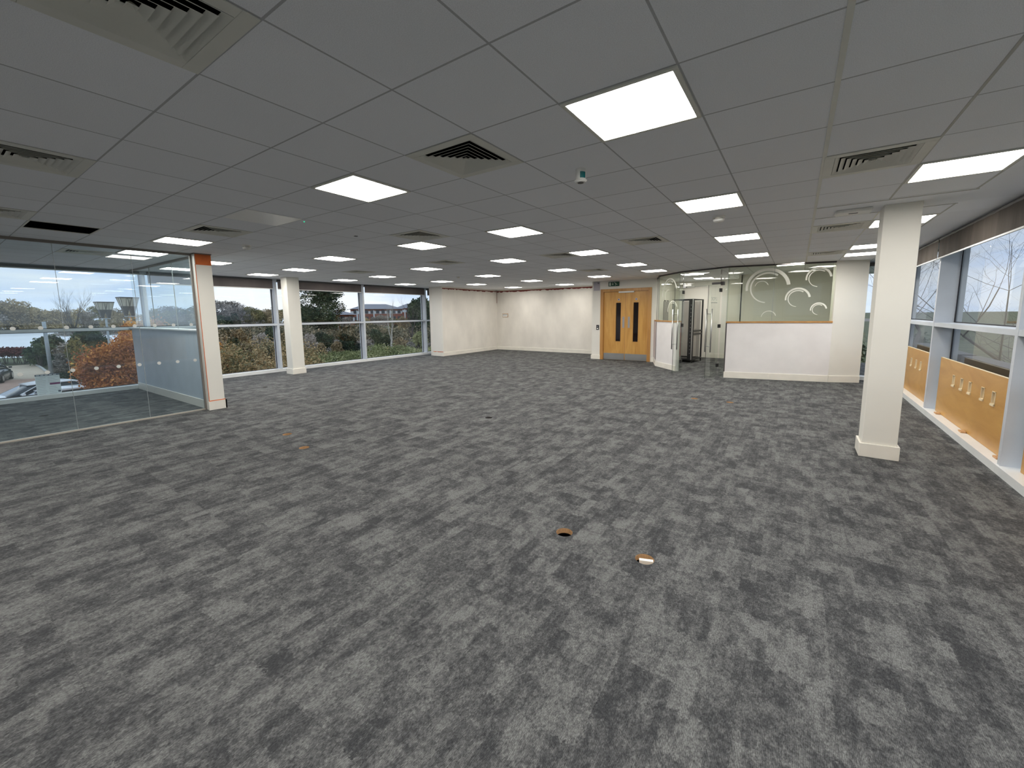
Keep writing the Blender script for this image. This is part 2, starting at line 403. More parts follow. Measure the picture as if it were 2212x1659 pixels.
# --- floor with round cable openings
holes = [(-0.25, 2.38, .062), (0.36, 2.37, .062), (-3.94, 2.39, .06), (-4.73, 2.58, .06), (-2.88, 4.84, .06),
         (-0.42, 8.10, .06), (0.19, 8.08, .06), (-9.16, 4.32, .06), (-9.49, 0.86, .06), (-9.03, 8.22, .06), (-8.35, 8.17, .06)]
def holed_plane(name, x0, y0, x1, y1, z, hs, m, down=False):
    h = 0.09
    xs = sorted({x0, x1, *[a - h for a, b, r in hs], *[a + h for a, b, r in hs]})
    ys = sorted({y0, y1, *[b - h for a, b, r in hs], *[b + h for a, b, r in hs]})
    mb = MB(); idx = {}
    def vid(x, y):
        k = (round(x, 5), round(y, 5))
        if k not in idx: idx[k] = len(mb.v); mb.v.append((x, y, z))
        return idx[k]
    for i in range(len(xs) - 1):
        for j in range(len(ys) - 1):
            cx, cy = (xs[i] + xs[i + 1]) / 2, (ys[j] + ys[j + 1]) / 2
            if any(abs(cx - a) < h and abs(cy - b) < h for a, b, r in hs): continue
            mb.f.append((vid(xs[i], ys[j]), vid(xs[i + 1], ys[j]), vid(xs[i + 1], ys[j + 1]), vid(xs[i], ys[j + 1])))
    n = 32
    for a, b, r in hs:
        o = len(mb.v)
        gx = [x for x in xs if a - h - 1e-6 <= x <= a + h + 1e-6]
        for k in range(n):
            t = 2 * PI * k / n; c, s_ = math.cos(t), math.sin(t); q = h / max(abs(c), abs(s_))
            mb.v.append((a + q * c, b + q * s_, z)); mb.v.append((a + r * c, b + r * s_, z))
        for k in range(n):
            k2 = (k + 1) % n
            mb.f.append((o + 2 * k, o + 2 * k2, o + 2 * k2 + 1, o + 2 * k + 1))
    return mb.build(name, m)
struct(holed_plane('floor', -11.9, YB, 3.2, YE, 0.0, holes, M['carpet']), 'grey mottled carpet tile floor of the empty office', 'floor')
hl = ['empty round cable hole with dark inside in the foreground carpet', 'round cable hole holding a white block in the foreground carpet',
      'nearer of two tan round holes left of centre in the carpet', 'farther of two tan round holes left of centre in the carpet',
      'black round hole alone in the middle of the carpet', 'left of two tan slivers of holes in front of the glass reception',
      'right of two tan slivers of holes in front of the glass reception', 'dark hole in the carpet between the pier and the left column',
      'dark slot of a hole in the carpet inside the glazed left room', 'left of two tiny dark holes near the far left windows',
      'right of two tiny dark holes near the far left windows']
for hi, ((x, y, r), lb) in enumerate(zip(holes, hl)):
    e = empty('cable_hole', (x, y, 0)); tag(e, lb, 'floor hole')
    rim = MB(); n = 32
    for k in range(n):
        t0, t1 = 2 * PI * k / n, 2 * PI * (k + 1) / n
        c0, s0, c1, s1 = math.cos(t0), math.sin(t0), math.cos(t1), math.sin(t1)
        for (ra, za, rb, zb) in ((r, -0.001, r, -0.04), (r, -0.04, r + .012, -0.04), (r + .012, -0.04, r + .012, -0.001), (r + .012, -0.001, r, -0.001)):
            rim.quad((ra * c0, ra * s0, za), (ra * c1, ra * s1, za), (rb * c1, rb * s1, zb), (rb * c0, rb * s0, zb))
    rim.build('rim', M['dtrim' if hi in (4, 7, 8, 9, 10) else 'hole'], e)
    w = MB()
    for k in range(n):
        t0, t1 = 2 * PI * k / n, 2 * PI * (k + 1) / n; R2 = r + .01
        w.quad((R2 * math.cos(t0), R2 * math.sin(t0), -.041), (R2 * math.cos(t1), R2 * math.sin(t1), -.041), (R2 * math.cos(t1), R2 * math.sin(t1), -.30), (R2 * math.cos(t0), R2 * math.sin(t0), -.30))
    w.add([(R2 * math.cos(2 * PI * k / n), R2 * math.sin(2 * PI * k / n), -.30) for k in range(n)], [tuple(range(n))])
    w.build('well', M['dark'], e)
wb = MB(); wb.box(-.045, -.03, -.07, .045, -.004, -.002)
o = wb.build('white_block', M['whitew']); o.location = (0.365, 2.385, 0.0); o.rotation_euler = (0, 0, 0.35)
tag(o, 'white rectangular block standing inside the front right cable hole', 'block')

# --- ceiling with one missing tile
VENTS = [(-1.5, .5, 'huge square ceiling vent cut by the upper left edge of the photo'), (-5.5, .5, 'square ceiling vent at the left edge, upper'), (-9.5, .5, 'square ceiling vent at the left edge just above the black opening'),
 (-1.5, 3.5, 'square vent with black gaps in the upper middle of the ceiling'), (-8.5, 3.5, 'square ceiling vent just above the panel near the orange topped pier'),
 (-5.5, 6.5, 'square vent right behind the lit panel left of centre'), (-1.5, 10.5, 'square vent left of the smoke detector row, mid distance'),
 (2.5, 6.5, 'square vent in the right strip above the column'), (2.5, 11.5, 'square vent in the right strip just left of the column head'), (2.5, 16.5, 'farthest square vent of the right strip'),
 (-4.5, 11.5, 'square vent near the ceiling centre right of a lit panel'), (-8.5, 10.5, 'square vent in the ceiling centre distance'), (-13.5, 10.5, 'square vent nearest the left blinds'),
 (-5.5, 16.5, 'small far square vent left of the exit sign'), (-14.5, 2.5, 'square vent inside the glazed left room')]
def ceil_with_hole():
    mb = MB(); hs = [(-10.5 * T, 1.5 * T, T / 2)] + [(a * T, b * T, .236) for a, b, _ in VENTS]
    xs = sorted({-12.1, 3.3, *[x - h for x, y, h in hs], *[x + h for x, y, h in hs]}); ys = sorted({YB, YE, *[y - h for x, y, h in hs], *[y + h for x, y, h in hs]})
    xs = [v for i, v in enumerate(xs) if i == 0 or v - xs[i - 1] > 1e-5]; ys = [v for i, v in enumerate(ys) if i == 0 or v - ys[i - 1] > 1e-5]
    idx = {}
    def vid(x, y):
        if (x, y) not in idx: idx[(x, y)] = len(mb.v); mb.v.append((x, y, H))
        return idx[(x, y)]
    for i in range(len(xs) - 1):
        for j in range(len(ys) - 1):
            cx, cy = (xs[i] + xs[i + 1]) / 2, (ys[j] + ys[j + 1]) / 2
            if any(abs(cx - a) < h and abs(cy - b) < h for a, b, h in hs): continue
            mb.f.append((vid(xs[i], ys[j]), vid(xs[i], ys[j + 1]), vid(xs[i + 1], ys[j + 1]), vid(xs[i + 1], ys[j])))
    return mb.build('ceiling', M['ceiling'])
struct(ceil_with_hole(), 'suspended ceiling of grey square tiles', 'ceiling')
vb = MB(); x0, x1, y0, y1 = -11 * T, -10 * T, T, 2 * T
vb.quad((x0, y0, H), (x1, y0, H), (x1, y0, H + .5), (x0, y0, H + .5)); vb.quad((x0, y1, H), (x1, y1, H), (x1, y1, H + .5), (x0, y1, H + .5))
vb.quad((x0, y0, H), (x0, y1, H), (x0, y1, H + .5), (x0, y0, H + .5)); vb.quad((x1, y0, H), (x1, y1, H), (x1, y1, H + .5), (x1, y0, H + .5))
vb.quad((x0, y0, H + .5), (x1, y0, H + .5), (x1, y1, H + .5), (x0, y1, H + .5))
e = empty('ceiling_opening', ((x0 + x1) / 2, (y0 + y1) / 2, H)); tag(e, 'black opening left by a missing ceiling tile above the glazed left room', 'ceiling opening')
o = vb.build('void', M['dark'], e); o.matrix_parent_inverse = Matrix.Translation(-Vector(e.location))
fb = MB()
for a in ((-.3, -.3, .3, -.285), (-.3, .285, .3, .3), (-.3, -.285, -.285, .285), (.285, -.285, .3, .285)): fb.box(a[0], a[1], -.004, a[2], a[3], .003)
fb.build('grid_edge', M['vent'], e)
# roof slab above so the sky does not leak in through the tile opening
struct(MB().box(-12.3, YB - .3, H + .62, 3.5, YE + .3, H + .9).build('trim_1', M['rendr']), 'roof slab above the suspended ceiling', 'roof slab')
# grid bars that read paler than the rest
tn = [2]
def trim(mb, m, label, cat='trim', mods=None):
    o = mb.build('trim_%d' % tn[0], m); tn[0] += 1; return struct(o, label, cat)
trim(MB().box(1.188, YB, H - .004, 1.212, 11.2, H + .002), M['vent'], 'pale ceiling bar between the main grid and the window side strip', 'ceiling bar')
trim(MB().box(1.793, YB, H - .003, 1.807, 5.45, H + .002), M['bar'], 'thin ceiling bar nearer the right windows, in front of the column', 'ceiling bar')
trim(MB().box(1.793, 6.05, H - .003, 1.807, 11.0, H + .002), M['vent'], 'thin pale ceiling bar behind the right column', 'ceiling bar')
trim(MB().box(1.21, 5.445, H - .004, 2.42, 5.457, H + .001), M['bar'], 'ceiling bar crossing in front of the right column top', 'ceiling bar')
trim(MB().box(1.21, 6.07, H - .004, 2.42, 6.08, H + .001), M['bar'], 'ceiling bar crossing behind the right column top', 'ceiling bar')
trim(MB().box(2.395, 6.08, H - .003, 2.41, 11.5, H + .002), M['bar'], 'ceiling bar at the edge of the tiles along the right blinds', 'ceiling bar')
trim(MB().box(2.395, -5, H - .003, 2.41, 5.45, H + .002), M['bar'], 'ceiling bar at the tile edge in front of the right column', 'ceiling bar')

def wall(name, mb, label, m='wall'): return struct(mb.build(name, M[m]), label, 'wall')
wall('wall_back', MB().box(-12.1, YB - .15, -.2, 3.3, YB, H + .6), 'plain white wall behind the viewpoint')
# far left block (pier + wall), far wall, door wall
wall('wall_left_block', MB().box(-11.15, 11.68, 0, -10.45, 15.3, H), 'patched white side wall of the far left corner', 'patch')
wall('wall_left_return', MB().box(-11.9, 15.3, -.2, -11.15, 15.45, H), 'hidden wall closing the far left window bay')
struct(MB().box(-10.985, 11.66, .15, -10.447, 11.70, H - .001).build('wall_pier', M['wall']), 'smooth white pier face beside the far left windows', 'wall')
wall('wall_far', MB().box(-11.15, 15.3, 0, -4.95, 15.45, H), 'patched white far wall left of the oak doors', 'patch')
wall('wall_door_left', MB().box(-4.97, 13.65, 0, -4.64, 15.45, H), 'narrow white pier left of the oak double doors')
wall('wall_door_right', MB().box(-2.88, 13.65, 0, -2.72, 13.9, H), 'narrow white wall right of the oak double doors')
wall('wall_door_over', MB().box(-4.64, 13.65, 2.46, -2.88, 13.9, H), 'wall above the oak double doors with exit sign')
def skirt(n, pts, z1=.15, th=.018, label='', m='skirt'):
    mb = MB()
    for (p, q) in pts: mb.seg(p, q, 0, z1, 0, th)
    return struct(bevel(mb.build('baseboard_' + n, M[m]), .004), label, 'skirting board')
skirt('far', [((-5.0, 15.3), (-10.45, 15.3))], label='cream skirting board along the far wall')
o = skirt('left', [((-10.45, 15.3), (-10.45, 11.66))], th=-.018 if False else .018, label='cream skirting board along the far left side wall')
skirt('pier', [((-10.43, 11.66), (-11.0, 11.66))], label='cream skirting board at the foot of the far left pier', z1=.155)
skirt('door', [((-4.64, 13.65), (-4.99, 13.65))], th=.03, label='cream skirting board at the pier left of the oak doors')
skirt('doorright', [((-2.72, 13.65), (-2.85, 13.65))], th=.02, label='cream skirting board right of the oak doors')

# paint line under the ceiling at the far corner
def jag(p, q, n, z, drop, off, seed):
    r = random.Random(seed); mb = MB(); p = Vector(p); q = Vector(q); d = (q - p).normalized(); nn = Vector((-d.y, d.x)) * off
    prev = None
    for i in range(n + 1):
        a = p + (q - p) * i / n + nn; zz = z - drop * (0.45 + 0.9 * r.random())
        if prev:
            b, zb = prev
            mb.add([(b.x, b.y, z), (a.x, a.y, z), (a.x, a.y, zz), (b.x, b.y, zb), (b.x - nn.x, b.y - nn.y, z), (a.x - nn.x, a.y - nn.y, z), (a.x - nn.x, a.y - nn.y, zz), (b.x - nn.x, b.y - nn.y, zb)],
                   [(0, 1, 2, 3), (4, 7, 6, 5), (0, 4, 5, 1), (3, 2, 6, 7)])
        prev = (a, zz)
    return mb
trim(jag((-4.97, 15.3), (-10.45, 15.3), 70, 2.70, .055, .006, 3), M['red'], 'ragged dark red paint line under the ceiling on the far wall', 'paint line')
trim(jag((-10.45, 15.3), (-10.45, 11.7), 60, 2.70, .05, .006, 4), M['red'], 'ragged dark red paint line under the ceiling on the far left side wall', 'paint line')
trim(MB().box(-10.45, 15.285, 2.702, -4.97, 15.3, H), M['skirt'], 'cream strip between red paint line and ceiling on the far wall', 'ceiling strip')
trim(MB().box(-10.45, 15.285, 2.15, -10.44, 15.3, 2.66), M['red'], 'short dark red vertical paint line in the far corner', 'paint line')
trim(jag((-10.44, 11.655), (-10.99, 11.655), 10, .185, .02, .004, 5), M['orange'], 'orange paint line above the skirting of the far left pier', 'paint line')

# ================================================================== CURTAIN WALLS
wn_i = [1]
def bay(axis_x, glass_x, y0, y1, label, sgn, upper_to=2.70, dark_head=False, ply=False):
    """window bay of a curtain wall running along y; sgn=+1 when outside is +x"""
    e = empty('window_%d' % wn_i[0], (axis_x, (y0 + y1) / 2, 0)); wn_i[0] += 1
    struct(e, label, 'window')
    inv = Matrix.Translation(-Vector(e.location))
    def put(mb, n, m):
        o = mb.build(n, m, e); o.matrix_parent_inverse = inv; return o
    w = .032
    put(MB().box(axis_x, y1 - w, 0.0, glass_x - .015 * sgn, y1 + w, H), 'mullion', M['alu'])
    put(MB().box(axis_x + .003 * sgn, y0 + w, 1.385, glass_x - .012 * sgn, y1 - w, 1.445), 'transom', M['alu'])
    put(MB().box(axis_x - .02 * sgn, y0 + .0005, 0.0, glass_x + .02 * sgn, y1 - .0005, .085), 'sill', M['aluw'])
    put(MB().box(axis_x + .003 * sgn, y0 + w, 2.69, glass_x + .02 * sgn, y1 - w, H), 'head', M['alu'])
    g = MB()
    for z0, z1 in ((.085, 1.385), (1.445, 2.69)):
        a, b = glass_x - .014 * sgn, glass_x - .002 * sgn
        g.box(a, y0 + w, z0, b, y0 + w + .018, z1); g.box(a, y1 - w - .018, z0, b, y1 - w, z1)
        g.box(a, y0 + w, z0, b, y1 - w, z0 + .014); g.box(a, y0 + w, z1 - .014, b, y1 - w, z1)
    put(g, 'gasket', M['gasket'])
    for n, z0, z1 in (('lower_pane', .085, 1.415), ('upper_pane', 1.415, 2.69)):
        put(MB().quad((glass_x, y0, z0), (glass_x, y1, z0), (glass_x, y1, z1), (glass_x, y0, z1)), n, M['glass'])
    put(MB().box(glass_x + .004 * sgn, y1 - w, 0, glass_x + .07 * sgn, y1 + w, H), 'outer_cap', M['alu'])
    return e
ly = [-6.05, -3.05, -.05, 2.95, 5.95, 8.95, 11.95, 14.95]
lab = ['left curtain wall bay out of view behind the viewpoint', 'left curtain wall bay just outside the left edge of the photo', 'wide window of the glazed left room looking onto the car park',
       'window between the glazed room and the left column, view of scrub and pale sky', 'window right of the left column, with the dark tall tree outside',
       'window with the birch and brick building outside', 'narrow window sliver beside the far left pier']
for i in range(len(ly) - 1): bay(XL, XG, ly[i], ly[i + 1], lab[i], -1)
ry = [-6.2, -3.2, -.2, 2.8, 5.8, 8.8, 11.8]
lab = ['right curtain wall bay far behind the viewpoint', 'right curtain wall bay behind the viewpoint', 'right curtain wall bay beside the viewpoint',
       'right window bay cut off by the lower right edge of the photo', 'large right window over the plywood panel with five slots', 'right window bay partly hidden by the right column']
for i in range(len(ry) - 1): bay(XR, XRG, ry[i], ry[i + 1], lab[i], 1)
# end wall with narrow window behind the right column
e = empty('window_%d' % wn_i[0], (2.75, 12.4, 0)); struct(e, 'narrow end window glimpsed between reception wall and right column', 'window'); wn_i[0] += 1
inv = Matrix.Translation(-Vector(e.location))
for n, mb, m in (('transom', MB().box(2.36, 12.38, 1.385, 3.1, 12.58, 1.445), 'alu'), ('sill', MB().box(2.36, 12.36, 0, 3.1, 12.6, .085), 'aluw'),
                 ('head', MB().box(2.36, 12.4, 2.66, 3.1, 12.6, H), 'alu'), ('jamb', MB().box(3.0, 12.4, .085, 3.1, 12.6, 2.66), 'alu'),
                 ('lower_pane', MB().quad((2.36, 12.55, .085), (3.1, 12.55, .085), (3.1, 12.55, 1.415), (2.36, 12.55, 1.415)), 'glass'),
                 ('upper_pane', MB().quad((2.36, 12.55, 1.415), (3.1, 12.55, 1.415), (3.1, 12.55, 2.66), (2.36, 12.55, 2.66)), 'glass')):
    o = mb.build(n, M[m], e); o.matrix_parent_inverse = inv
bay(XR, XRG, 11.8, 12.4, 'short right window bay at the far end beside the end window', 1)

# ------------------------------------------------------------------ blinds
def blind(x, y0, y1, z0, label, sgn, fab, group):
    e = empty('roller_blind', (x, (y0 + y1) / 2, H)); tag(e, label, 'blind', group)
    hw = (y1 - y0) / 2
    f = MB(); n = 60; r = random.Random(int(y0 * 10)); r2 = r.random() * 9
    pts = [(.004 * math.sin(i * .9 + r2) * sgn, -hw + 2 * hw * i / n) for i in range(n + 1)]
    for (a, b), (c, d) in zip(pts[:-1], pts[1:]):
        f.quad((a, b, z0 - H + .018), (c, d, z0 - H + .018), (c * .2, d, -.045), (a * .2, b, -.045))
    fo = f.build('fabric', fab, e)
    s = fo.modifiers.new('thick', 'SOLIDIFY'); s.thickness = .0012
    bevel(MB().box(-.010, -hw, z0 - H, .010, hw, z0 - H + .022).build('bottom_bar', M['white'] if sgn < 0 else M['aluw'], e), .004)
    MB().tube([(.024 * sgn, -hw, -.045), (.024 * sgn, hw, -.045)], .030, 12).build('roller', M['dtrim'], e)
    return e
GL = 'grey roller blinds along the left windows'
for y0, y1, lb in ((3.02, 5.86, 'lowered grey roller blind between the orange topped pier and the left column'), (6.0, 8.86, 'lowered grey roller blind over the dark tree window right of the left column'),
                   (9.0, 11.86, 'lowered grey roller blind over the birch window'), (12.02, 14.9, 'dark roller blind stub beside the far left pier')):
    blind(-11.61, y0, y1, 2.45, lb, -1, M['blinda'], GL)
for y0, y1, lb in ((-3.0, -.12, 'rolled up dark blind outside the left edge of the photo'), (0.02, 2.88, 'nearly rolled up dark blind at the top of the glazed left room window')):
    blind(-11.61, y0, y1, 2.655, lb, -1, M['dtrim'], 'raised blinds of the glazed left room')
GR = 'brown roller blinds along the right windows'
for y0, y1, lb in ((-3.15, -.26, 'brown roller blind beside the viewpoint on the right wall'), (-.14, 2.75, 'brown roller blind next to the viewpoint on the right wall, out of frame'), (2.85, 5.76, 'brown roller blind nearest the right edge of the photo'),
                   (5.80, 8.76, 'long streaky brown roller blind above the large right window'), (8.80, 11.8, 'brown roller blind disappearing behind the right column')):
    blind(2.83, y0, y1, 2.405, lb, 1, M['blind'], GR)
o = MB().box(2.40, 12.30, 2.64, 2.82, 12.33, 2.72).build('roller_blind', M['dtrim']); tag(o, 'short dark blind at the top of the narrow end window', 'blind')

# ================================================================== COLUMNS
def column(x0, y0, x1, y1, label, chip=None):
    e = empty('column', ((x0 + x1) / 2, (y0 + y1) / 2, 0)); tag(e, label, 'column')
    a, b = (x1 - x0) / 2, (y1 - y0) / 2
    bevel(MB().box(-a, -b, 0, a, b, H).build('shaft', M['cream'], e), .004)
    k = .022
    s = MB(); s.box(-a - k, -b - k, 0, a + k, -b, .155); s.box(-a - k, b, 0, a + k, b + k, .155); s.box(-a - k, -b, 0, -a, b, .155); s.box(a, -b, 0, a + k, b, .155)
    bevel(s.build('skirting', M['skirt'], e), .004)
    return e
column(1.80, 5.72, 2.10, 6.02, 'white square column at the right beside the windows')
column(-11.02, 5.80, -10.70, 6.15, 'cream square column in front of the left windows')

# ================================================================== LEFT GLAZED ROOM
PX = -7.60
e = empty('window_%d' % wn_i[0], (PX, 0, 0)); struct(e, 'frameless glass partition with rows of white dots closing the left room', 'glass partition'); wn_i[0] += 1
inv = Matrix.Translation(-Vector(e.location))
def put(mb, n, m, e=e, inv=inv):
    o = mb.build(n, M[m] if isinstance(m, str) else m, e); o.matrix_parent_inverse = inv; return o
yy = [-5.3, -3.8, -2.4, -1.2, 0.12, 0.975, 1.81, 2.60]
for a, b in zip(yy[:-1], yy[1:]):
    put(MB().quad((PX, a + .0015, .02), (PX, b - .0015, .02), (PX, b - .0015, 2.72), (PX, a + .0015, 2.72)), 'pane', 'glassp')
jm = MB()
for y in yy[1:-1]: jm.box(PX - .005, y - .002, .02, PX + .005, y + .002, 2.72)
put(jm, 'silicone_joint', 'joint')
put(MB().box(PX - .02, -5.5, 0, PX + .02, 2.60, .022), 'floor_channel', mat('floor_channel_metal', (0.45, 0.42, 0.36), 0.4))
put(MB().box(PX - .02, -5.5, 2.712, PX + .02, 2.60, H), 'ceiling_channel', 'btrim')
put(MB().box(PX - .022, 2.578, 0, PX + .022, 2.602, H), 'end_channel', 'btrim')
dt = MB()
for k in range(24):
    y = 2.505 - .25 * k
    for z in (1.53, .905):
        if y < -3: continue
        n = 20
        dt.add([(PX + .004, y + .026 * math.cos(2 * PI * i / n), z + .026 * math.sin(2 * PI * i / n)) for i in range(n)], [tuple(range(n))])
o = put(dt, 'dot_row', 'frost'); s_ = o.modifiers.new('thick', 'SOLIDIFY'); s_.thickness = .0008
# return wall: solid below, glass above
wall('wall_room_return', MB().box(-11.64, 2.63, 0, -7.62, 2.81, 1.41), 'blue grey half height wall at the far side of the glazed left room', 'bluewall')
skirt('roomreturn', [((-7.62, 2.63), (-11.60, 2.63))], .155, label='white skirting board inside the glazed left room')
e2 = empty('window_%d' % wn_i[0], (-9.6, 2.72, 1.41)); struct(e2, 'glass screen above the blue grey half wall of the left room', 'glass partition'); wn_i[0] += 1
i2 = Matrix.Translation(-Vector(e2.location))
put(MB().box(-11.64, 2.60, 1.41, -7.62, 2.83, 1.435), 'rail', 'aluw', e2, i2)
for a, b in ((-11.64, -10.3), (-10.3, -8.96), (-8.96, -7.62)):
    put(MB().quad((a + .002, 2.72, 1.435), (b - .002, 2.72, 1.435), (b - .002, 2.72, 2.72), (a + .002, 2.72, 2.72)), 'pane', 'glassp', e2, i2)
put(MB().box(-11.64, 2.70, 2.715, -7.62, 2.74, H), 'ceiling_channel', 'btrim', e2, i2)
put(MB().box(-10.305, 2.714, 1.435, -10.295, 2.726, 2.715).box(-8.965, 2.714, 1.435, -8.955, 2.726, 2.715), 'silicone_joint', 'joint', e2, i2)
# orange topped pier at the end of the partition
e = empty('wall_partition_pier', (PX, 2.72, 0)); struct(e, 'slim white pier with an orange painted top at the end of the glass partition', 'wall')
inv = Matrix.Translation(-Vector(e.location))
put(MB().box(-7.66, 2.603, 0, -7.46, 2.85, H), 'pier_body', 'cream', e, inv)
put(MB().box(-7.46, 2.612, 2.555, -7.456, 2.85, 2.735), 'orange_patch', 'orange', e, inv)
put(MB().box(-7.46, 2.603, .16, -7.4565, 2.613, 2.56), 'orange_edge', 'orange', e, inv)
put(MB().box(-7.46, 2.603, .155, -7.4555, 2.86, .170), 'orange_base_line', 'orange', e, inv)
put(MB().box(-7.47, 2.59, 0, -7.435, 2.872, .156).box(-7.67, 2.85, 0, -7.435, 2.872, .156), 'skirting', 'skirt', e, inv)
put(MB().box(-7.67, 2.595, 2.735, -7.45, 2.86, H), 'head_trim', 'btrim', e, inv)
# notice taped to the outer window
e = empty('notice_sheet', (-11.835, 1.24, .27)); tag(e, 'white printed notice with a purple bar stuck low on the glazed room window', 'notice')
def nb(y0, z0, y1, z1, n, m, x=.0): MB().box(x, y0, z0, x + .0012, y1, z1).build(n, M[m], e)
nb(-.175, -.225, .175, .20, 'sheet', 'paper'); nb(-.175, .20, .175, .235, 'header', 'ink')
lines = MB(); r = random.Random(2)
for k in range(11):
    z = .165 - k * .034
    for (a, b) in ((-.16, -.02), (.0, .16)):
        if k in (4, 5) and a >= 0: continue
        lines.box(.0012, a, z - .003, .0018, a + (b - a) * (.6 + .4 * r.random()), z + .003)
lines.build('text_lines', M['greyink'], e)
MB().box(.0012, .02, .005, .002, .17, .045).build('purple_bar', M['purple'], e)
MB().box(.0012, .125, -.165, .002, .165, -.125).build('corner_mark', M['ink'], e)
hd = MB()
for k in range(5): hd.box(.0012, -.155 + k * .06, .211, .002, -.112 + k * .06, .224)
hd.build('header_text', M['paper'], e)

# ================================================================== OAK DOUBLE DOORS
DY = 13.65
e = empty('door_1', (-3.76, DY, 0)); struct(e, 'oak double doors with narrow dark vision panels and steel kick plates', 'double doors')
inv = Matrix.Translation(-Vector(e.location))
P = lambda mb, n, m: put(mb, n, m, e, inv)
P(MB().box(-4.65, DY - .02, 0, -4.54, DY + .06, 2.47).box(-2.98, DY - .02, 0, -2.87, DY + .06, 2.47).box(-4.54, DY - .02, 2.37, -2.98, DY + .06, 2.47), 'frame', 'oakt')
P(MB().box(-4.6, DY + .14, 0, -2.9, DY + .16, 2.46), 'lobby_darkness', 'dark') if False else None
for sx_, (a, b), vx, px, cx_ in ((-1, (-4.535, -3.765), (-4.09, -3.92), (-3.855, -3.785), -4.0), (1, (-3.757, -2.985), (-3.48, -3.31), (-3.665, -3.595), -3.39)):
    mb = MB()                                   # leaf with the vision opening cut out
    zs = (.008, .66, 1.99, 2.365); xs_ = (a, vx[0], vx[1], b)
    for i in range(3):
        for j in range(3):
            if i == 1 and j == 1: continue
            mb.box(xs_[i], DY + .03, zs[j], xs_[i + 1], DY + .075, zs[j + 1])
    lf = P(mb, 'leaf', 'oak')
    def Q(mb, n, m):
        o = mb.build(n, M[m], lf); return o
    Q(MB().box(vx[0], DY + .05, .66, vx[1], DY + .06, 1.99), 'vision_panel', 'glassv')
    k = .012
    Q(MB().box(vx[0] - k, DY + .024, .66 - k, vx[0], DY + .034, 1.99 + k).box(vx[1], DY + .024, .66 - k, vx[1] + k, DY + .034, 1.99 + k)
      .box(vx[0], DY + .024, .66 - k, vx[1], DY + .034, .66).box(vx[0], DY + .024, 1.99, vx[1], DY + .034, 1.99 + k), 'beading', 'oakt')
    Q(MB().box(px[0], DY + .026, 1.13, px[1], DY + .030, 1.51), 'push_plate', 'greymetal')
    Q(MB().box(a + .01, DY + .026, .012, b - .008, DY + .030, .235), 'kick_plate', 'steel')
    n = 24
    for rr, dd, mm, nm in ((.038, .027, 'white', 'sign_rim'), (.029, .0255, 'bluedot', 'blue_sign'), (.008, .0245, 'white', 'sign_symbol')):
        Q(MB().tube([(cx_, DY + dd, 2.10), (cx_, DY + .031, 2.10)], rr, n), nm, mm)
P(MB().box(-3.775, DY + .028, .01, -3.749, DY + .036, 2.36), 'meeting_strip', 'oakt')
bevel(P(MB().box(-3.99, DY - .03, 2.325, -3.46, DY + .03, 2.375), 'door_closer', 'white'), .005)
# dark lobby behind doors
wall('wall_lobby', MB().box(-4.95, 14.3, -.1, -2.72, 14.4, H), 'lobby wall hidden behind the oak doors', 'dark')
# door wedge
o = MB().add([(-.03, -.05, 0), (.03, -.05, 0), (.03, .05, 0), (-.03, .05, 0), (-.02, .045, .03), (.02, .045, .03)], [(0, 3, 2, 1), (0, 1, 5, 4), (3, 4, 5, 2), (1, 2, 5), (0, 4, 3)]).build('door_wedge', M['black'])
o.location = (-3.92, 13.42, 0); o.rotation_euler = (0, 0, .5); tag(o, 'small black door wedge on the carpet in front of the oak doors', 'door wedge')
# exit sign
e = empty('exit_sign', (-4.17, DY - .02, 2.635)); tag(e, 'green running man exit sign above the oak doors', 'exit sign')
bevel(MB().box(-.19, -.02, -.075, .19, .02, .075).build('housing', M['green'], e), .006)
MB().box(-.16, -.0225, -.055, -.095, -.0205, .055).build('door_symbol', M['sign'], e)
MB().box(-.040, -.0225, -.01, -.020, -.0205, .05).add([(-.055, -.0225, -.005), (-.005, -.0225, -.005), (-.03, -.0225, -.045)], [(0, 1, 2)]).build('arrow_symbol', M['sign'], e)
man = MB()
for a, b, w in (((.055, .028), (.085, -.005), .016), ((.05, .03), (.02, .045), .007), ((.06, .03), (.10, .025), .007), ((.085, -.005), (.06, -.055), .009), ((.085, -.005), (.13, -.03), .009)):
    man.tube([(a[0], -.0215, a[1]), (b[0], -.0215, b[1])], w * .8, 6)
man.tube([(.038, -.0225, .05), (.038, -.0205, .05)], .012, 12)
man.build('running_man', M['sign'], e)
# access panel, sensor, card reader
e = empty('access_panel', (-4.80, DY - .004, 2.605)); tag(e, 'lilac grey access panel high on the pier left of the doors', 'panel')
bevel(MB().box(-.115, -.012, -.17, .115, .004, .135).build('panel', M['lilac'], e), .003)
MB().tube([(.065, -.018, .09), (.065, -.010, .09)], .028, 16).build('sensor', M['black'], e)
MB().tube([(.07, -.022, .095), (.07, -.016, .095)], .010, 12).build('sensor_light', M['white'], e)
e = empty('card_reader', (-4.745, DY - .002, 1.14)); tag(e, 'small black card reader on the pier beside the oak doors', 'card reader')
bevel(MB().box(-.048, -.03, -.085, .048, 0, .085).build('body', M['black'], e), .008)
MB().box(-.02, -.033, -.06, .028, -.029, -.015).build('key_pad', M['white'], e); MB().box(-.02, -.033, .02, .02, -.029, .045).build('display', M['lilac'], e)
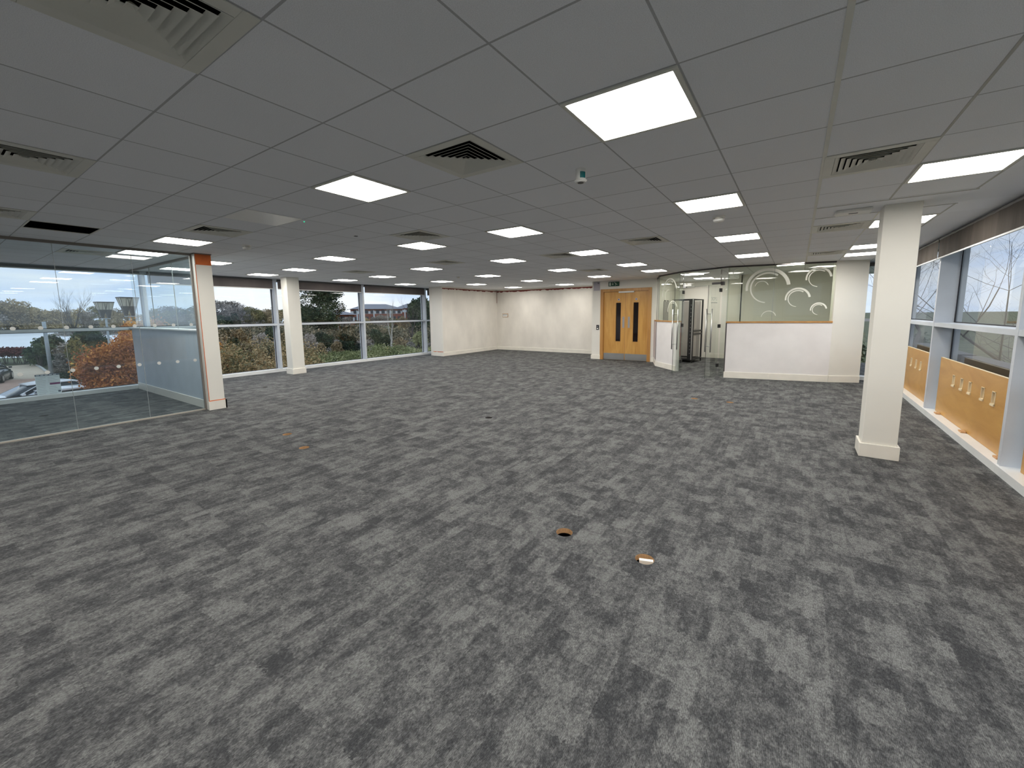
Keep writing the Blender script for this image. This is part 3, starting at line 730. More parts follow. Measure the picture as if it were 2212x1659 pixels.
# small framed socket on far wall
e = empty('wall_socket', (-9.97, 15.29, 1.585)); tag(e, 'small white socket plate with a brown border on the far wall near the corner', 'socket')
bevel(MB().box(-.16, -.012, -.075, .16, 0, .085).build('border', M['hole'], e), .004)
bevel(MB().box(-.145, -.02, -.058, .135, -.010, .062).build('face_plate', M['white'], e), .004)
MB().box(-.13, -.0225, .018, -.01, -.0195, .036).box(.012, -.0225, .018, .12, -.0195, .036).build('slots', M['ink'], e)

# ================================================================== RECEPTION ENCLOSURE
Q0, Q1, Q2, Q3, Q4, Q5, Q6 = (-2.75, 13.65), (-2.42, 12.68), (-1.63, 11.80), (-.33, 11.18), (.62, 11.38), (1.78, 11.62), (2.36, 11.86)
# low angled walls
mb = MB(); mb.seg(Q0, Q1, 0, 1.37, 0, .10); mb.seg(Q1, Q2, 0, 1.37, 0, .10)
wall('wall_reception_left', mb, 'low white angled wall left of the glass doors', 'half')
trim(MB().seg((Q0[0] - .02, Q0[1]), (Q1[0] - .012, Q1[1] - .01), .2, 1.36, -.004, .001), M['pink'], 'pinkish unpainted strip of the low wall next to the oak doors', 'plaster strip')
mb = MB(); mb.seg(Q3, Q4, 0, 1.37, 0, .10); mb.seg(Q4, Q5, 0, 1.37, 0, .10)
wall('wall_reception_front', mb, 'low white curved wall right of the glass doors', 'half')
wall('wall_reception_side', MB().seg(Q5, Q6, 0, H, 0, .14), 'full height cream wall between reception glass and right column', 'cream')
wall('wall_reception_right', MB().box(2.24, 11.92, 0, 2.36, 16.0, H), 'right inner wall of the reception room', 'cream')
wall('wall_reception_back', MB().box(-3.4, 15.95, 0, 2.36, 16.1, H), 'back wall of the reception room', 'wall')
wall('wall_reception_inner', MB().box(-2.80, 13.9, 0, -2.70, 16.0, H), 'left inner wall of the reception room', 'wall')
wall('wall_reception_mid', MB().box(-.35, 14.2, 0, 2.24, 14.3, H), 'inner wall seen olive grey through the reception glass', 'wall')
wall('wall_reception_cross', MB().box(-.42, 14.2, 0, -.32, 16.0, H), 'inner cross wall right of the server rack', 'wall')
skirt('recep_left', [(Q1, Q0), (Q2, Q1)], .15, label='cream skirting board of the low wall left of the glass doors')
skirt('recep_front', [(Q4, Q3), (Q5, Q4), (Q6, Q5)], .155, label='cream skirting board of the curved wall right of the glass doors')
skirt('recep_back', [((-.42, 15.95), (-2.7, 15.95))], .15, label='cream skirting board at the back of the reception room')
trim(MB().seg(Q0, Q1, 1.37, 1.405, -.02, .13).seg(Q1, Q2, 1.37, 1.405, -.02, .13), M['oakt'], 'oak cap on the low wall left of the glass doors', 'oak cap')
trim(MB().seg(Q3, Q4, 1.37, 1.405, -.02, .13).seg(Q4, Q5, 1.37, 1.405, -.02, .13), M['oakt'], 'oak cap on the curved wall right of the glass doors', 'oak cap')
trim(MB().seg((Q3[0] - .005, Q3[1]), (Q3[0] + .02, Q3[1] + .004), 0, 1.37, -.004, .11), M['dtrim'], 'grey edge strip of the curved low wall at the doorway', 'edge strip')

def glass_screen(segs, z0, z1, label, gm='glassg', arcs=None):
    e = empty('window_%d' % wn_i[0], (segs[0][0][0], segs[0][0][1], z0)); struct(e, label, 'glass screen'); wn_i[0] += 1
    inv = Matrix.Translation(-Vector(e.location)); ch = MB(); jn = MB()
    for p, q in segs:
        P_ = Vector(p); Q_ = Vector(q); d = (Q_ - P_).normalized(); n = Vector((-d.y, d.x)) * .05
        a, b = P_ + n, Q_ + n
        put(MB().quad((a.x, a.y, z0), (b.x, b.y, z0), (b.x, b.y, z1 - .03), (a.x, a.y, z1 - .03)), 'pane', gm, e, inv)
        ch.seg(p, q, z1 - .035, z1, .03, .07)
        jn.seg((a.x - .003 * d.x, a.y - .003 * d.y), (a.x + .003 * d.x, a.y + .003 * d.y), z0, z1 - .03, -.005, .005)
    put(ch, 'head_channel', 'dtrim', e, inv); put(jn, 'edge_joint', 'joint', e, inv)
    return e, inv
gL, iL = glass_screen([(Q0, Q1), (Q1, Q2)], 1.405, H, 'greenish glass with swirls above the low wall left of the glass doors')
gR, iR = glass_screen([(Q3, Q4), (Q4, Q5)], 1.405, H, 'greenish glass with pale swirls above the curved low wall')
gM, iM = glass_screen([(Q2, Q3)], 2.30, H, 'glass fanlight above the glass doors', 'glassd')
# fixed side lights beside the doors
hlx, hrx = Vector((-1.47, 11.724)), Vector((-.49, 11.256))
nin = Vector((Q3[0] - Q2[0], Q3[1] - Q2[1])).normalized(); nn = Vector((-nin.y, nin.x)) * .05
for p, q in ((Vector(Q2), hlx), (hrx, Vector(Q3))):
    a, b = p + nn, q + nn
    put(MB().quad((a.x, a.y, .01), (b.x, b.y, .01), (b.x, b.y, 2.30), (a.x, a.y, 2.30)), 'side_light', 'glassd', gM, iM)
# swirl decals
def arc_decal(p, q, s, z, r, a0, a1, w0, w1, mb):
    """tapering arc on the wall plane p->q centred s metres along, height z"""
    P_ = Vector(p); Q_ = Vector(q); d = (Q_ - P_).normalized(); n = Vector((-d.y, d.x)); n_ = 40
    pts = []
    for i in range(n_ + 1):
        t = math.radians(a0 + (a1 - a0) * i / n_); w = (w0 + (w1 - w0) * i / n_) / 2
        for rr in (r - w, r + w):
            x = s + rr * math.cos(t); zz = z + rr * math.sin(t)
            c = P_ + d * x + n * .046
            pts.append((c.x, c.y, min(zz, 2.71)))
    fs = [(2 * i, 2 * i + 1, 2 * i + 3, 2 * i + 2) for i in range(n_)]
    mb.add(pts, fs)
def swirl(p, q, s, z, r, mb, w=.05, faint=False):
    arc_decal(p, q, s, z, r, 12, 185, w, w * .75, mb)
    arc_decal(p, q, s, z, r - w * 1.15, 62, 262, w * .55, w * .3, mb)
# positions along Q3->Q5 (metres from Q3, using the two facets)
mb = MB()
swirl(Q3, Q4, .85 - .0, 2.24, .40, mb, .060) if False else None
# large swirl spans both facets: draw on a straight chord just inside the glass
A_, B_ = Q3, Q5
def on_front(s):
    L1 = (Vector(Q4) - Vector(Q3)).length
    return (Q3, Q4, s) if s < L1 else (Q4, Q5, s - L1)
def poly_arc(s, z, r, a0, a1, w0, w1, mb):
    n_ = 48; L1 = (Vector(Q4) - Vector(Q3)).length; pts = []
    for i in range(n_ + 1):
        t = math.radians(a0 + (a1 - a0) * i / n_); w = (w0 + (w1 - w0) * i / n_) / 2
        for rr in (r - w, r + w):
            x = s + rr * math.cos(t); zz = z + rr * math.sin(t)
            p, q, sx = (Q3, Q4, x) if x < L1 else (Q4, Q5, x - L1)
            P_ = Vector(p); Q_ = Vector(q); d = (Q_ - P_).normalized(); n = Vector((-d.y, d.x))
            c = P_ + d * sx + n * .046; pts.append((c.x, c.y, max(1.41, min(zz, 2.71))))
    mb.add(pts, [(2 * i, 2 * i + 1, 2 * i + 3, 2 * i + 2) for i in range(n_)])
def fswirl(s, z, r, w):
    poly_arc(s, z, r, 8, 188, w, w * .7, mb); poly_arc(s, z, r - w * 1.1, 55, 265, w * .55, w * .3, mb)
fswirl(.84, 2.20, .43, .075); fswirl(1.84, 2.38, .235, .045); fswirl(1.46, 1.93, .235, .045); fswirl(1.88, 1.67, .15, .032)
poly_arc(.22, 2.55, .12, 90, 270, .012, .008, mb); poly_arc(.72, 2.22, .14, 20, 170, .018, .012, mb); poly_arc(.90, 1.50, .15, 15, 175, .018, .010, mb)
o = put(mb, 'swirl_decals', 'arcs', gR, iR); s_ = o.modifiers.new('thick', 'SOLIDIFY'); s_.thickness = .0008
mb = MB()
arc_decal(Q1, Q2, .62, 2.20, .40, 15, 200, .045, .03, mb); arc_decal(Q1, Q2, .62, 2.20, .34, 60, 170, .02, .012, mb)
arc_decal(Q1, Q2, .82, 1.70, .26, 20, 190, .028, .018, mb); arc_decal(Q1, Q2, .82, 1.70, .21, 40, 120, .014, .012, mb)
arc_decal(Q1, Q2, .55, 2.12, .17, 70, 250, .014, .008, mb)
o = put(mb, 'swirl_decals', 'arcs', gL, iL); s_ = o.modifiers.new('thick', 'SOLIDIFY'); s_.thickness = .0008

# glass doors
def glass_door(i, hinge, ang, L_, label, text=False, mirror=1):
    e = empty('door_%d' % i, (hinge[0], hinge[1], 0), ang); struct(e, label, 'glass door')
    # local: hinge at origin, leaf along +x
    MB().quad((.012, 0, .012), (L_ - .003, 0, .012), (L_ - .003, 0, 2.285), (.012, 0, 2.285)).build('leaf', M['glassd'], e)
    MB().box(L_ - .003, -.005, .012, L_, .005, 2.285).build('leaf_edge', M['edge'], e)
    for z in (.30, 1.29, 2.18):
        bevel(MB().box(-.03, -.018, z - .045, .055, .018, z + .045).build('hinge', M['black'], e), .003)
    for s in (-1, 1):
        hd = MB(); x = L_ - .075; yh = .07 * s
        hd.tube([(x, yh, .66), (x, yh, 1.72)], .0145, 12); hd.tube([(x, 0, .80), (x, yh, .80)], .009, 8); hd.tube([(x, 0, 1.60), (x, yh, 1.60)], .009, 8)
        hd.build('pull_handle', M['steel'], e, True)
    if text:
        for s_, sz, z in (('LYDE', .095, 1.92), ('IIIIIIII', .05, 1.855)):
            if s_ == 'LYDE':
                c = bpy.data.curves.new('lettering', 'FONT'); c.body = s_; c.size = sz * 1.25; c.extrude = .0005; c.align_x = 'CENTER'
                to = bpy.data.objects.new('tmp', c); COL.objects.link(to)
                dg = bpy.context.evaluated_depsgraph_get(); me = bpy.data.meshes.new_from_object(to.evaluated_get(dg))
                bpy.data.objects.remove(to); me.materials.append(M['frost'])
                o = bpy.data.objects.new('lettering', me); COL.objects.link(o); o.parent = e
                o.matrix_local = Matrix.Translation((L_ * .50, .0075 * mirror, z)) @ Matrix.Rotation(PI if mirror > 0 else 0, 4, 'Z') @ Matrix.Rotation(PI / 2, 4, 'X')
            else:
                tl = MB()
                for k in range(9): tl.box(L_ * .5 - .14 + k * .032, .006 * mirror, z, L_ * .5 - .14 + k * .032 + .022, .007 * mirror, z + .03)
                tl.build('small_lettering', M['frost'], e)
    return e
glass_door(2, hlx, math.radians(-100), .56, 'left glass door leaf standing open with a long steel bar handle')
glass_door(3, hrx, math.radians(-111), .56, 'right glass door leaf standing open with faint lettering and bar handle', True, -1)
# top patch fittings on the fanlight
for p, lb, k in ((hlx, 'white sensor bar with bracket above the left glass door', 1), (hrx, 'dark top closer arm above the right glass door', 0)):
    e = empty('door_fitting', (p.x, p.y, 2.30), math.atan2(nin.y, nin.x)); tag(e, lb, 'door fitting')
    bevel(MB().box(-.02, .0, .0, .06, .06, .09).build('patch', M['steel'] if k else M['dtrim'], e), .004)
    (MB().tube([(.0, -.02, .09), (-.0, -.02, .38)], .012, 10)).build('stay_rod', M['steel'], e, True)
    bevel(MB().box(-.24 if not k else 0.05, -.03, .03, .0 if not k else .26, .0, .08).build('arm', M['white'] if k else M['dtrim'], e), .006)

# server rack
e = empty('server_rack', (-1.90, 14.45, 0), -.16); tag(e, 'open black server rack frame with grey side panel inside the reception', 'server rack')
w, d, h = .33, .40, 2.06
fr = MB()
for sx_ in (-1, 1):
    for sy_ in (-1, 1): fr.box(sx_ * w - .022, sy_ * d - .022, .09, sx_ * w + .022, sy_ * d + .022, h)
for z in (.10, h - .03):
    for sy_ in (-1, 1): fr.box(-w, sy_ * d - .02, z, w, sy_ * d + .02, z + .035)
    for sx_ in (-1, 1): fr.box(sx_ * w - .02, -d, z, sx_ * w + .02, d, z + .035)
fr.box(-w, -d, .09, w, d, .11)
bevel(fr.build('frame', M['black'], e), .003)
for sx_ in (-1, 1): MB().box(sx_ * w - .03 * (sx_ > 0) - .0, -d - .025, .10, sx_ * w + .03 * (sx_ < 0) + .0, -d - .018, h).build('edge_strip', M['steel'], e)
MB().box(w - .15, -d + .0, .12, w - .02, -d + .08, h - .03).build('mounting_rail', M['black'], e)
for k in range(14): MB().box(w - .085, -d - .004, .3 + k * .12, w - .07, -d + .001, .315 + k * .12).build('rail_hole', M['steel'], e)
MB().box(-w + .02, d - .05, .14, w - .05, d - .03, h - .05).build('back_panel', M['cab'], e)
for z in (.9, 1.0): MB().box(w - .012, -d + .02, z, w + .012, d - .02, z + .06).build('cross_rail', M['black'], e)
lg = MB()
MB().box(w - .006, -d + .1, .2, w + .004, -d + .32, .88).box(w - .006, -d + .1, 1.1, w + .004, -d + .32, h - .1).build('side_panel', M['cab'], e)
for sx_ in (-1, 1):
    for sy_ in (-1, 1): MB().tube([(sx_ * w, sy_ * d, 0), (sx_ * w, sy_ * d, .09)], .022, 10).build('foot', M['black'], e)
# cream inner door at the reception back wall and grey board
e = empty('door_4', (-1.85, 15.94, 0)); struct(e, 'plain cream door on the reception back wall behind the server rack', 'door')
bevel(MB().box(-.48, -.02, .01, .42, .0, 2.5).build('leaf', M['cream'], e), .004)
MB().box(-.52, -.05, 2.52, -.15, -.0, 2.60).build('door_closer', M['white'], e); MB().box(-.15, -.04, 2.55, .25, -.02, 2.57).build('closer_arm', M['steel'], e)
e = empty('display_board', (-2.69, 14.75, 1.68)); tag(e, 'grey board with dark top clip on the reception inner wall', 'board')
MB().box(0, -.30, -.35, .02, .30, .35).build('board', M['greymetal'], e); MB().box(0, -.24, .35, .03, .24, .38).build('clip', M['black'], e)
o = MB().box(.0, -.035, .4, .03, .035, 1.36).build('door_post', M['red']); o.location = (-1.60, 12.05, 0)
tag(o, 'dark red upright post just inside the left glass door', 'post')
bevel(o, .004)

# ================================================================== RIGHT WALL PLYWOOD PANELS
def ply_panel(y0, y1, z0, z1, slots, label):
    """upright board at x=2.97 with rectangular slots; slots = [(ycentre, w)]"""
    X0, X1 = 2.965, 2.987
    e = empty('plywood_panel', (X0, (y0 + y1) / 2, z0)); tag(e, label, 'plywood panel')
    inv = Matrix.Translation(-Vector(e.location)); hw = .050; zc0, zc1 = .585, .735
    ys = [y0]
    for c in sorted(slots): ys += [c - hw, c + hw]
    ys.append(y1)
    mb = MB().box(X0, y0, z0, X1, y1, zc0); mb.box(X0, y0, zc1, X1, y1, z1 - .006)
    for k in range(0, len(ys), 2): mb.box(X0, ys[k], zc0, X1, ys[k + 1], zc1)
    put(mb, 'board', 'ply', e, inv)
    put(MB().box(X0, y0, z1 - .006, X1, y1, z1), 'edge_band', 'plye', e, inv)
    for c in slots:
        sb = MB(); t = .008
        sb.box(X0 - .006, c - hw, zc0, X1, c - hw + t, zc1); sb.box(X0 - .006, c + hw - t, zc0, X1, c + hw, zc1)
        sb.box(X0 - .006, c - hw, zc1 - t, X1, c + hw, zc1)
        sb.box(X0 - .014, c - hw, zc0 - .012, X1, c + hw, zc0 + .012)
        put(sb, 'slot_lining', 'plye', e, inv)
        put(MB().box(X1 - .001, c - hw, zc0, X1 + .003, c + hw, zc1), 'slot_back', 'hole', e, inv)
        put(MB().box(X1 - .004, c - .018, zc0 + .02, X1 - .001, c + .018, zc1 - .012), 'slot_void', 'dark', e, inv)
    return e
ply_panel(5.92, 8.62, .088, .925, [7.90, 7.56, 7.24, 6.80, 6.47], 'plywood board with five slots standing in the large right window')
ply_panel(8.92, 11.60, .088, .925, [10.5, 10.12, 9.78], 'plywood board with three slots partly behind the right column')
ply_panel(2.92, 5.62, .088, .925, [4.9, 4.5, 4.1], 'plywood board at the lower right edge of the photo')
for y, lb in ((8.35, 'wooden wedge under the far end of the five slot plywood board'), (7.2, 'wooden wedge under the middle of the five slot plywood board'), (6.05, 'wooden wedge under the near end of the five slot plywood board')):
    o = MB().box(2.91, y - .05, .0855, 2.962, y + .06, .105).build('wooden_wedge', M['hole']); tag(o, lb, 'wooden wedge', 'wedges under the plywood board'); bevel(o, .003)
for y0, y1, lb in ((5.9, 8.7, 'dark outside ledge seen through the large right window'), (8.9, 11.7, 'dark outside ledge seen through the window behind the right column'), (2.9, 5.7, 'dark outside ledge at the lower right edge')):
    struct(MB().box(3.19, y0, .80, 3.40, y1, .95).build('trim_%d' % tn[0], M['dtrim']), lb, 'outside ledge'); tn[0] += 1

# ================================================================== CEILING FITTINGS
def gp(a, b): return (a * T, b * T, H)
def make_light():
    e = empty('ceiling_light')
    f = MB(); o_, i_ = .296, .272
    for a in ((-o_, -o_, o_, -i_), (-o_, i_, o_, o_), (-o_, -i_, -i_, i_), (i_, -i_, o_, i_)): f.box(a[0], a[1], -.010, a[2], a[3], .002)
    bevel(f.build('frame', M['vent'], e), .002)
    n = 8; r = .022; pts = []
    for cx_, cy_, a0 in ((i_ - r, i_ - r, 0), (-i_ + r, i_ - r, 90), (-i_ + r, -i_ + r, 180), (i_ - r, -i_ + r, 270)):
        for k in range(n + 1):
            t = math.radians(a0 + 90 * k / n); pts.append((cx_ + r * math.cos(t), cy_ + r * math.sin(t), -.006))
    MB().add(pts, [tuple(range(len(pts)))[::-1]]).build('diffuser', M['lamp'], e)
    return e
GLT = 'lit square LED ceiling panels'
lights = [
 (.5, 3.5, 'largest lit ceiling panel, nearest the viewpoint'), (-3.5, 3.5, 'lit ceiling panel left of the dark square vent, nearest row'),
 (-10.5, 3.5, 'lit ceiling panel in front of the glass partition near the orange topped pier'), (-13.5, 3.5, 'lit ceiling panel inside the glazed left room'),
 (-10.5, 7.5, 'lit ceiling panel between the orange topped pier and the left column, second row'), (-6.5, 7.5, 'lit ceiling panel directly below a square vent in the photo, second row'),
 (-3.5, 7.5, 'second largest lit panel near the ceiling centre'), (.5, 7.5, 'lit ceiling panel with a smoke detector just beyond it'),
 (3.5, 7.5, 'lit ceiling panel cut by the right edge of the photo'),
 (-10.5, 11.5, 'lit ceiling panel third row, right of the left column'), (-6.5, 11.5, 'lit ceiling panel third row, beside a vent near the photo centre'),
 (-3.5, 11.5, 'lit ceiling panel third row, above and left of the oak doors'), (.5, 11.5, 'lit ceiling panel third row, above the glass doors'),
 (3.5, 11.5, 'lit ceiling panel partly hidden behind the right column top'),
 (-10.5, 15.5, 'lit ceiling panel fourth row, above the far side wall'), (-6.5, 15.5, 'lit ceiling panel fourth row, above the far wall'),
 (-3.5, 15.5, 'lit ceiling panel fourth row, right of the exit sign'), (.5, 15.5, 'lit ceiling panel above the swirl glass, outside the reception'),
 (3.5, 15.5, 'upper of two stacked lit panels left of the right column'), (3.5, 17.5, 'lower of two stacked lit panels left of the right column'),
 (-3.5, 18.5, 'lit ceiling panel just in front of the reception corner'),
 (-14.5, 19.5, 'lit ceiling panel fifth row, nearest the far left pier'), (-10.5, 19.5, 'lit ceiling panel fifth row, above the far corner'), (-6.5, 19.5, 'lit ceiling panel fifth row, left of the exit sign'),
 (-14.5, 23.5, 'smallest lit panel right over the far corner'), (-10.5, 23.5, 'lit ceiling panel closest to the far wall'),
 (-14.5, 5.5, 'lit ceiling panel just right of the orange topped pier'), (-14.5, 8.5, 'lit ceiling panel above and right of the left column head'),
 (-14.5, 12.5, 'lit ceiling panel near the blinds, third from the orange topped pier'), (-14.5, 16.5, 'lit ceiling panel near the blinds, above the far left pier'),
 (-17.5, 5.5, 'lit ceiling panel seen through the glass beside the orange topped pier'), (-17.5, 8.5, 'lit ceiling panel touching the left column head'),
 (-17.5, 12.5, 'lit ceiling panel closest to the blinds right of the left column'), (-17.5, 16.5, 'lit ceiling panel closest to the blinds near the far pier'),
 (1.5, 19.5, 'lit ceiling panel at the top of the swirl glass inside the reception'), (-2.5, 21.5, 'lit ceiling panel inside the reception, front'), (-2.5, 24.5, 'lit ceiling panel inside the reception, rear'),
 (.5, -.5, 'lit ceiling panel overhead, out of frame'), (-3.5, -.5, 'lit ceiling panel behind the viewpoint to the left, out of frame'), (-6.5, -.5, 'lit ceiling panel behind the viewpoint, second to the left, out of frame'),
 (-10.5, -.5, 'lit ceiling panel behind the viewpoint, third to the left, out of frame'), (3.5, -.5, 'lit ceiling panel behind the viewpoint to the right, out of frame'),
 (.5, -4.5, 'lit ceiling panel far behind the viewpoint, out of frame'), (-3.5, -4.5, 'lit ceiling panel far behind the viewpoint to the left, out of frame'),
 (-10.5, -4.5, 'lit ceiling panel far behind the viewpoint, furthest left, out of frame'), (3.5, 3.5, 'lit ceiling panel right of the largest one, out of frame'),
]
proto = make_light()
for i, (a, b, lb) in enumerate(lights):
    o = proto if i == 0 else copy_tree(proto)
    o.location = gp(a, b); tag(o, lb, 'ceiling light', GLT)
# unlit panel
e = empty('ceiling_panel', gp(-6.5, 3.5)); tag(e, 'pale unlit square panel in the ceiling behind the nearest left vent', 'unlit panel')
bevel(MB().box(-.29, -.29, -.004, .29, .29, .002).build('face', mat('pale_panel_face', (0.97, 0.97, 0.97), .3, noise=(3, .005, (1, 1, 1))), e), .002)
# vents
def make_vent():
    e = empty('ceiling_vent')
    f = MB(); o_, i_ = .297, .235
    for a in ((-o_, -o_, o_, -i_), (-o_, i_, o_, o_), (-o_, -i_, -i_, i_), (i_, -i_, o_, i_)): f.box(a[0], a[1], -.006, a[2], a[3], .0)
    bevel(f.build('frame', M['vent'], e), .002)
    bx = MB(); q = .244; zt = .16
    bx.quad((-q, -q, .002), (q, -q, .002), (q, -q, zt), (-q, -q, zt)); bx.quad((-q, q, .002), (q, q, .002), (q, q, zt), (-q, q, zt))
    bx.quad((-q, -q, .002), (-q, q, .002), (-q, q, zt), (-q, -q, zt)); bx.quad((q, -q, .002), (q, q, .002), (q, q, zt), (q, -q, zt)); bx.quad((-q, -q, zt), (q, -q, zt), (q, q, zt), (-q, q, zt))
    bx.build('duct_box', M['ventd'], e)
    for k in range(7):
        R_ = .2335 - k * .036; r_ = max(R_ - .029, .003); z0, z1 = -.006, .010
        c0 = [(-R_, -R_, z0), (R_, -R_, z0), (R_, R_, z0), (-R_, R_, z0)]; c1 = [(-r_, -r_, z1), (r_, -r_, z1), (r_, r_, z1), (-r_, r_, z1)]
        lo = MB().add(c0 + c1, [(i, (i + 1) % 4, 4 + (i + 1) % 4, 4 + i) for i in range(4)]).build('louvre', M['vent'], e)
        sd = lo.modifiers.new('thick', 'SOLIDIFY'); sd.thickness = .0018; sd.offset = 0
    return e
GV = 'square four way ceiling vents'
vents = VENTS
vp = make_vent()
for i, (a, b, lb) in enumerate(vents):
    o = vp if i == 0 else copy_tree(vp)
    x, y, z = gp(a, b); o.location = (x, y, H); tag(o, lb, 'ceiling vent', GV)
# small ceiling devices
e = empty('ceiling_sensor', (-.335, 2.79, H)); tag(e, 'small white cylindrical ceiling sensor with a teal label', 'sensor'); e.scale = (1.3, 1.3, 1.15)
MB().tube([(0, 0, 0), (0, 0, -.075)], .030, 24).build('body', M['white'], e, False)
MB().tube([(0, 0, -.072), (0, 0, -.085)], [.038, .030], 24).build('rim', M['white'], e)
MB().tube([(0, 0, -.085), (0, 0, -.087)], .018, 16).build('lens', M['dtrim'], e)
lbm = MB()
for k in range(6):
    t0 = math.radians(-112 + k * 11 + 40); t1 = math.radians(-112 + (k + 1) * 11 + 40); r_ = .031
    lbm.quad((r_ * math.cos(t0), r_ * math.sin(t0), -.022), (r_ * math.cos(t1), r_ * math.sin(t1), -.022), (r_ * math.cos(t1), r_ * math.sin(t1), -.062), (r_ * math.cos(t0), r_ * math.sin(t0), -.062))
lbm.build('teal_label', M['teal'], e)
def smoke(x, y, lb, k=1.0):
    e = empty('smoke_detector', (x, y, H)); tag(e, lb, 'smoke detector')
    MB().tube([(0, 0, 0), (0, 0, -.014 * k)], .05 * k, 24).build('base', M['white'], e)
    MB().tube([(0, 0, -.014 * k), (0, 0, -.024 * k), (0, 0, -.03 * k)], [.030 * k, .030 * k, .044 * k], 24).build('collar', M['vent'], e)
    MB().tube([(0, 0, -.03 * k), (0, 0, -.045 * k), (0, 0, -.052 * k)], [.046 * k, .040 * k, .022 * k], 24).build('head', M['white'], e)
smoke(.29, 5.18, 'white smoke detector between two lit panels above the glass doors', 1.35); smoke(-5.96, 2.80, 'white smoke detector above the area left of the left column', 1.3)
smoke(-7.15, 8.98, 'tiny smoke detector in the far middle of the ceiling')
e = empty('emergency_light', (1.55, 5.80, H)); tag(e, 'flat grey white rectangular emergency light beside the right column head', 'emergency light')
bevel(MB().box(-.16, -.10, -.035, .16, .10, 0).build('housing', M['white'], e), .012); MB().box(-.04, -.03, -.038, .04, .0, -.035).build('sensor_slot', M['dtrim'], e)
e = empty('ceiling_led', (-3.69, 2.46, H)); tag(e, 'tiny green indicator light in the ceiling left of centre', 'indicator light')
MB().tube([(0, 0, 0), (0, 0, -.004)], .012, 12).build('bezel', M['white'], e); MB().tube([(0, 0, -.004), (0, 0, -.010)], [.008, .004], 12).build('lens', M['led'], e)
o = MB().box(-.02, -.02, -.006, .02, .02, 0).build('ceiling_clip', M['dtrim']); o.location = (-4.01, 3.37, H); tag(o, 'small dark clip on the ceiling between left panels', 'clip')

# ================================================================== OUTSIDE
ZG = -3.0                      # the photographed floor is raised above the car park
def gnd(u, v, z=None):
    d = pol(u, v, 1.0) - CAM; k = ((ZG if z is None else z) - CAM.z) / d.z; return CAM + d * k
struct(MB().add([(-900, -500, ZG - .06), (500, -500, ZG - .06), (500, 900, ZG - .06), (-900, 900, ZG - .06)], [(0, 1, 2, 3)]).build('trim_%d' % tn[0], M['grass']), 'rough grassy ground around the building', 'ground'); tn[0] += 1
def slab(name, pts, z, m, label, cat, th=.06):
    n = len(pts); mb = MB()
    mb.add([(p[0], p[1], z) for p in pts] + [(p[0], p[1], z - th) for p in pts], [tuple(range(n))] + [(i, (i + 1) % n, n + (i + 1) % n, n + i) for i in range(n)])
    return struct(mb.build(name, m), label, cat)
K1, K2, K3, K4, K5 = gnd(72, 787), gnd(88, 797), gnd(106, 812), gnd(150, 824), gnd(200, 842)
B1, B2, B3 = gnd(0, 823), gnd(80, 818), gnd(106, 813)
slab('trim_%d' % tn[0], [(-12.6, -40), (-12.6, K5.y - .5), K5, K4, K3, K2, K1, (K1.x - 1, -40)], ZG + .02, M['paving'], 'beige car park paving outside the left room', 'paving'); tn[0] += 1
slab('trim_%d' % tn[0], [(-13.2, -35), (-13.2, K5.y - 1), (K5.x, K5.y - .3), (K4.x, K4.y - .3), (B3.x, B3.y - .2), B2, B1, (B1.x + 1.5, -35)], ZG + .03, M['brickp'], 'reddish brick paved strip of the car park', 'paving', .02); tn[0] += 1
R0, R1, R2, R3 = gnd(-60, 775), gnd(90, 770), gnd(200, 752), gnd(420, 735)
slab('trim_%d' % tn[0], [(-1400, -400), (R0.x, -400), R0, R1, R2, R3, (-1400, 900)], ZG - .02, M['water'], 'pale river beyond the hedge', 'river', .03); tn[0] += 1
mb = MB(); ks = [K1, K2, K3, K4, K5]
for p, q in zip(ks[:-1], ks[1:]): mb.seg(q, p, ZG, ZG + .14, 0, -.16)
struct(mb.build('trim_%d' % tn[0], M['kerb']), 'stone kerb along the car park edge', 'kerb'); tn[0] += 1

rng = np.random.default_rng(7)
def leaf_cloud(blobs, n, size, seed=0, flat=0.0):
    """blobs [(x,y,z,rx,ry,rz)]; n small leaf quads scattered mostly near the blob surfaces"""
    r = np.random.default_rng(seed); B = np.array(blobs, float)
    vol = B[:, 3] * B[:, 4] + B[:, 4] * B[:, 5] + B[:, 3] * B[:, 5]; pk = r.choice(len(B), n, p=vol / vol.sum())
    d = r.normal(size=(n, 3)); d /= np.linalg.norm(d, axis=1)[:, None]
    rad = r.uniform(0.5, 1.0, n) ** 0.6 * (1 + 0.45 * (r.random(n) > 0.72) * r.random(n))
    c = B[pk, :3] + d * B[pk, 3:] * rad[:, None]
    a = r.normal(size=(n, 3)); a /= np.linalg.norm(a, axis=1)[:, None]
    b = np.cross(a, r.normal(size=(n, 3))); b /= np.linalg.norm(b, axis=1)[:, None]
    s = size * r.uniform(.6, 1.4, n)[:, None]
    V = np.stack([c - a * s, c - b * s * .55, c + a * s, c + b * s * .55], 1).reshape(-1, 3)
    return V
def cloud_mesh(name, V, m):
    n = len(V) // 4; me = bpy.data.meshes.new(name)
    me.vertices.add(len(V)); me.vertices.foreach_set('co', V.astype(np.float32).ravel())
    me.loops.add(4 * n); me.loops.foreach_set('vertex_index', np.arange(4 * n, dtype=np.int32))
    me.polygons.add(n); me.polygons.foreach_set('loop_start', np.arange(0, 4 * n, 4, dtype=np.int32))
    me.update(calc_edges=True); me.materials.append(m); return me
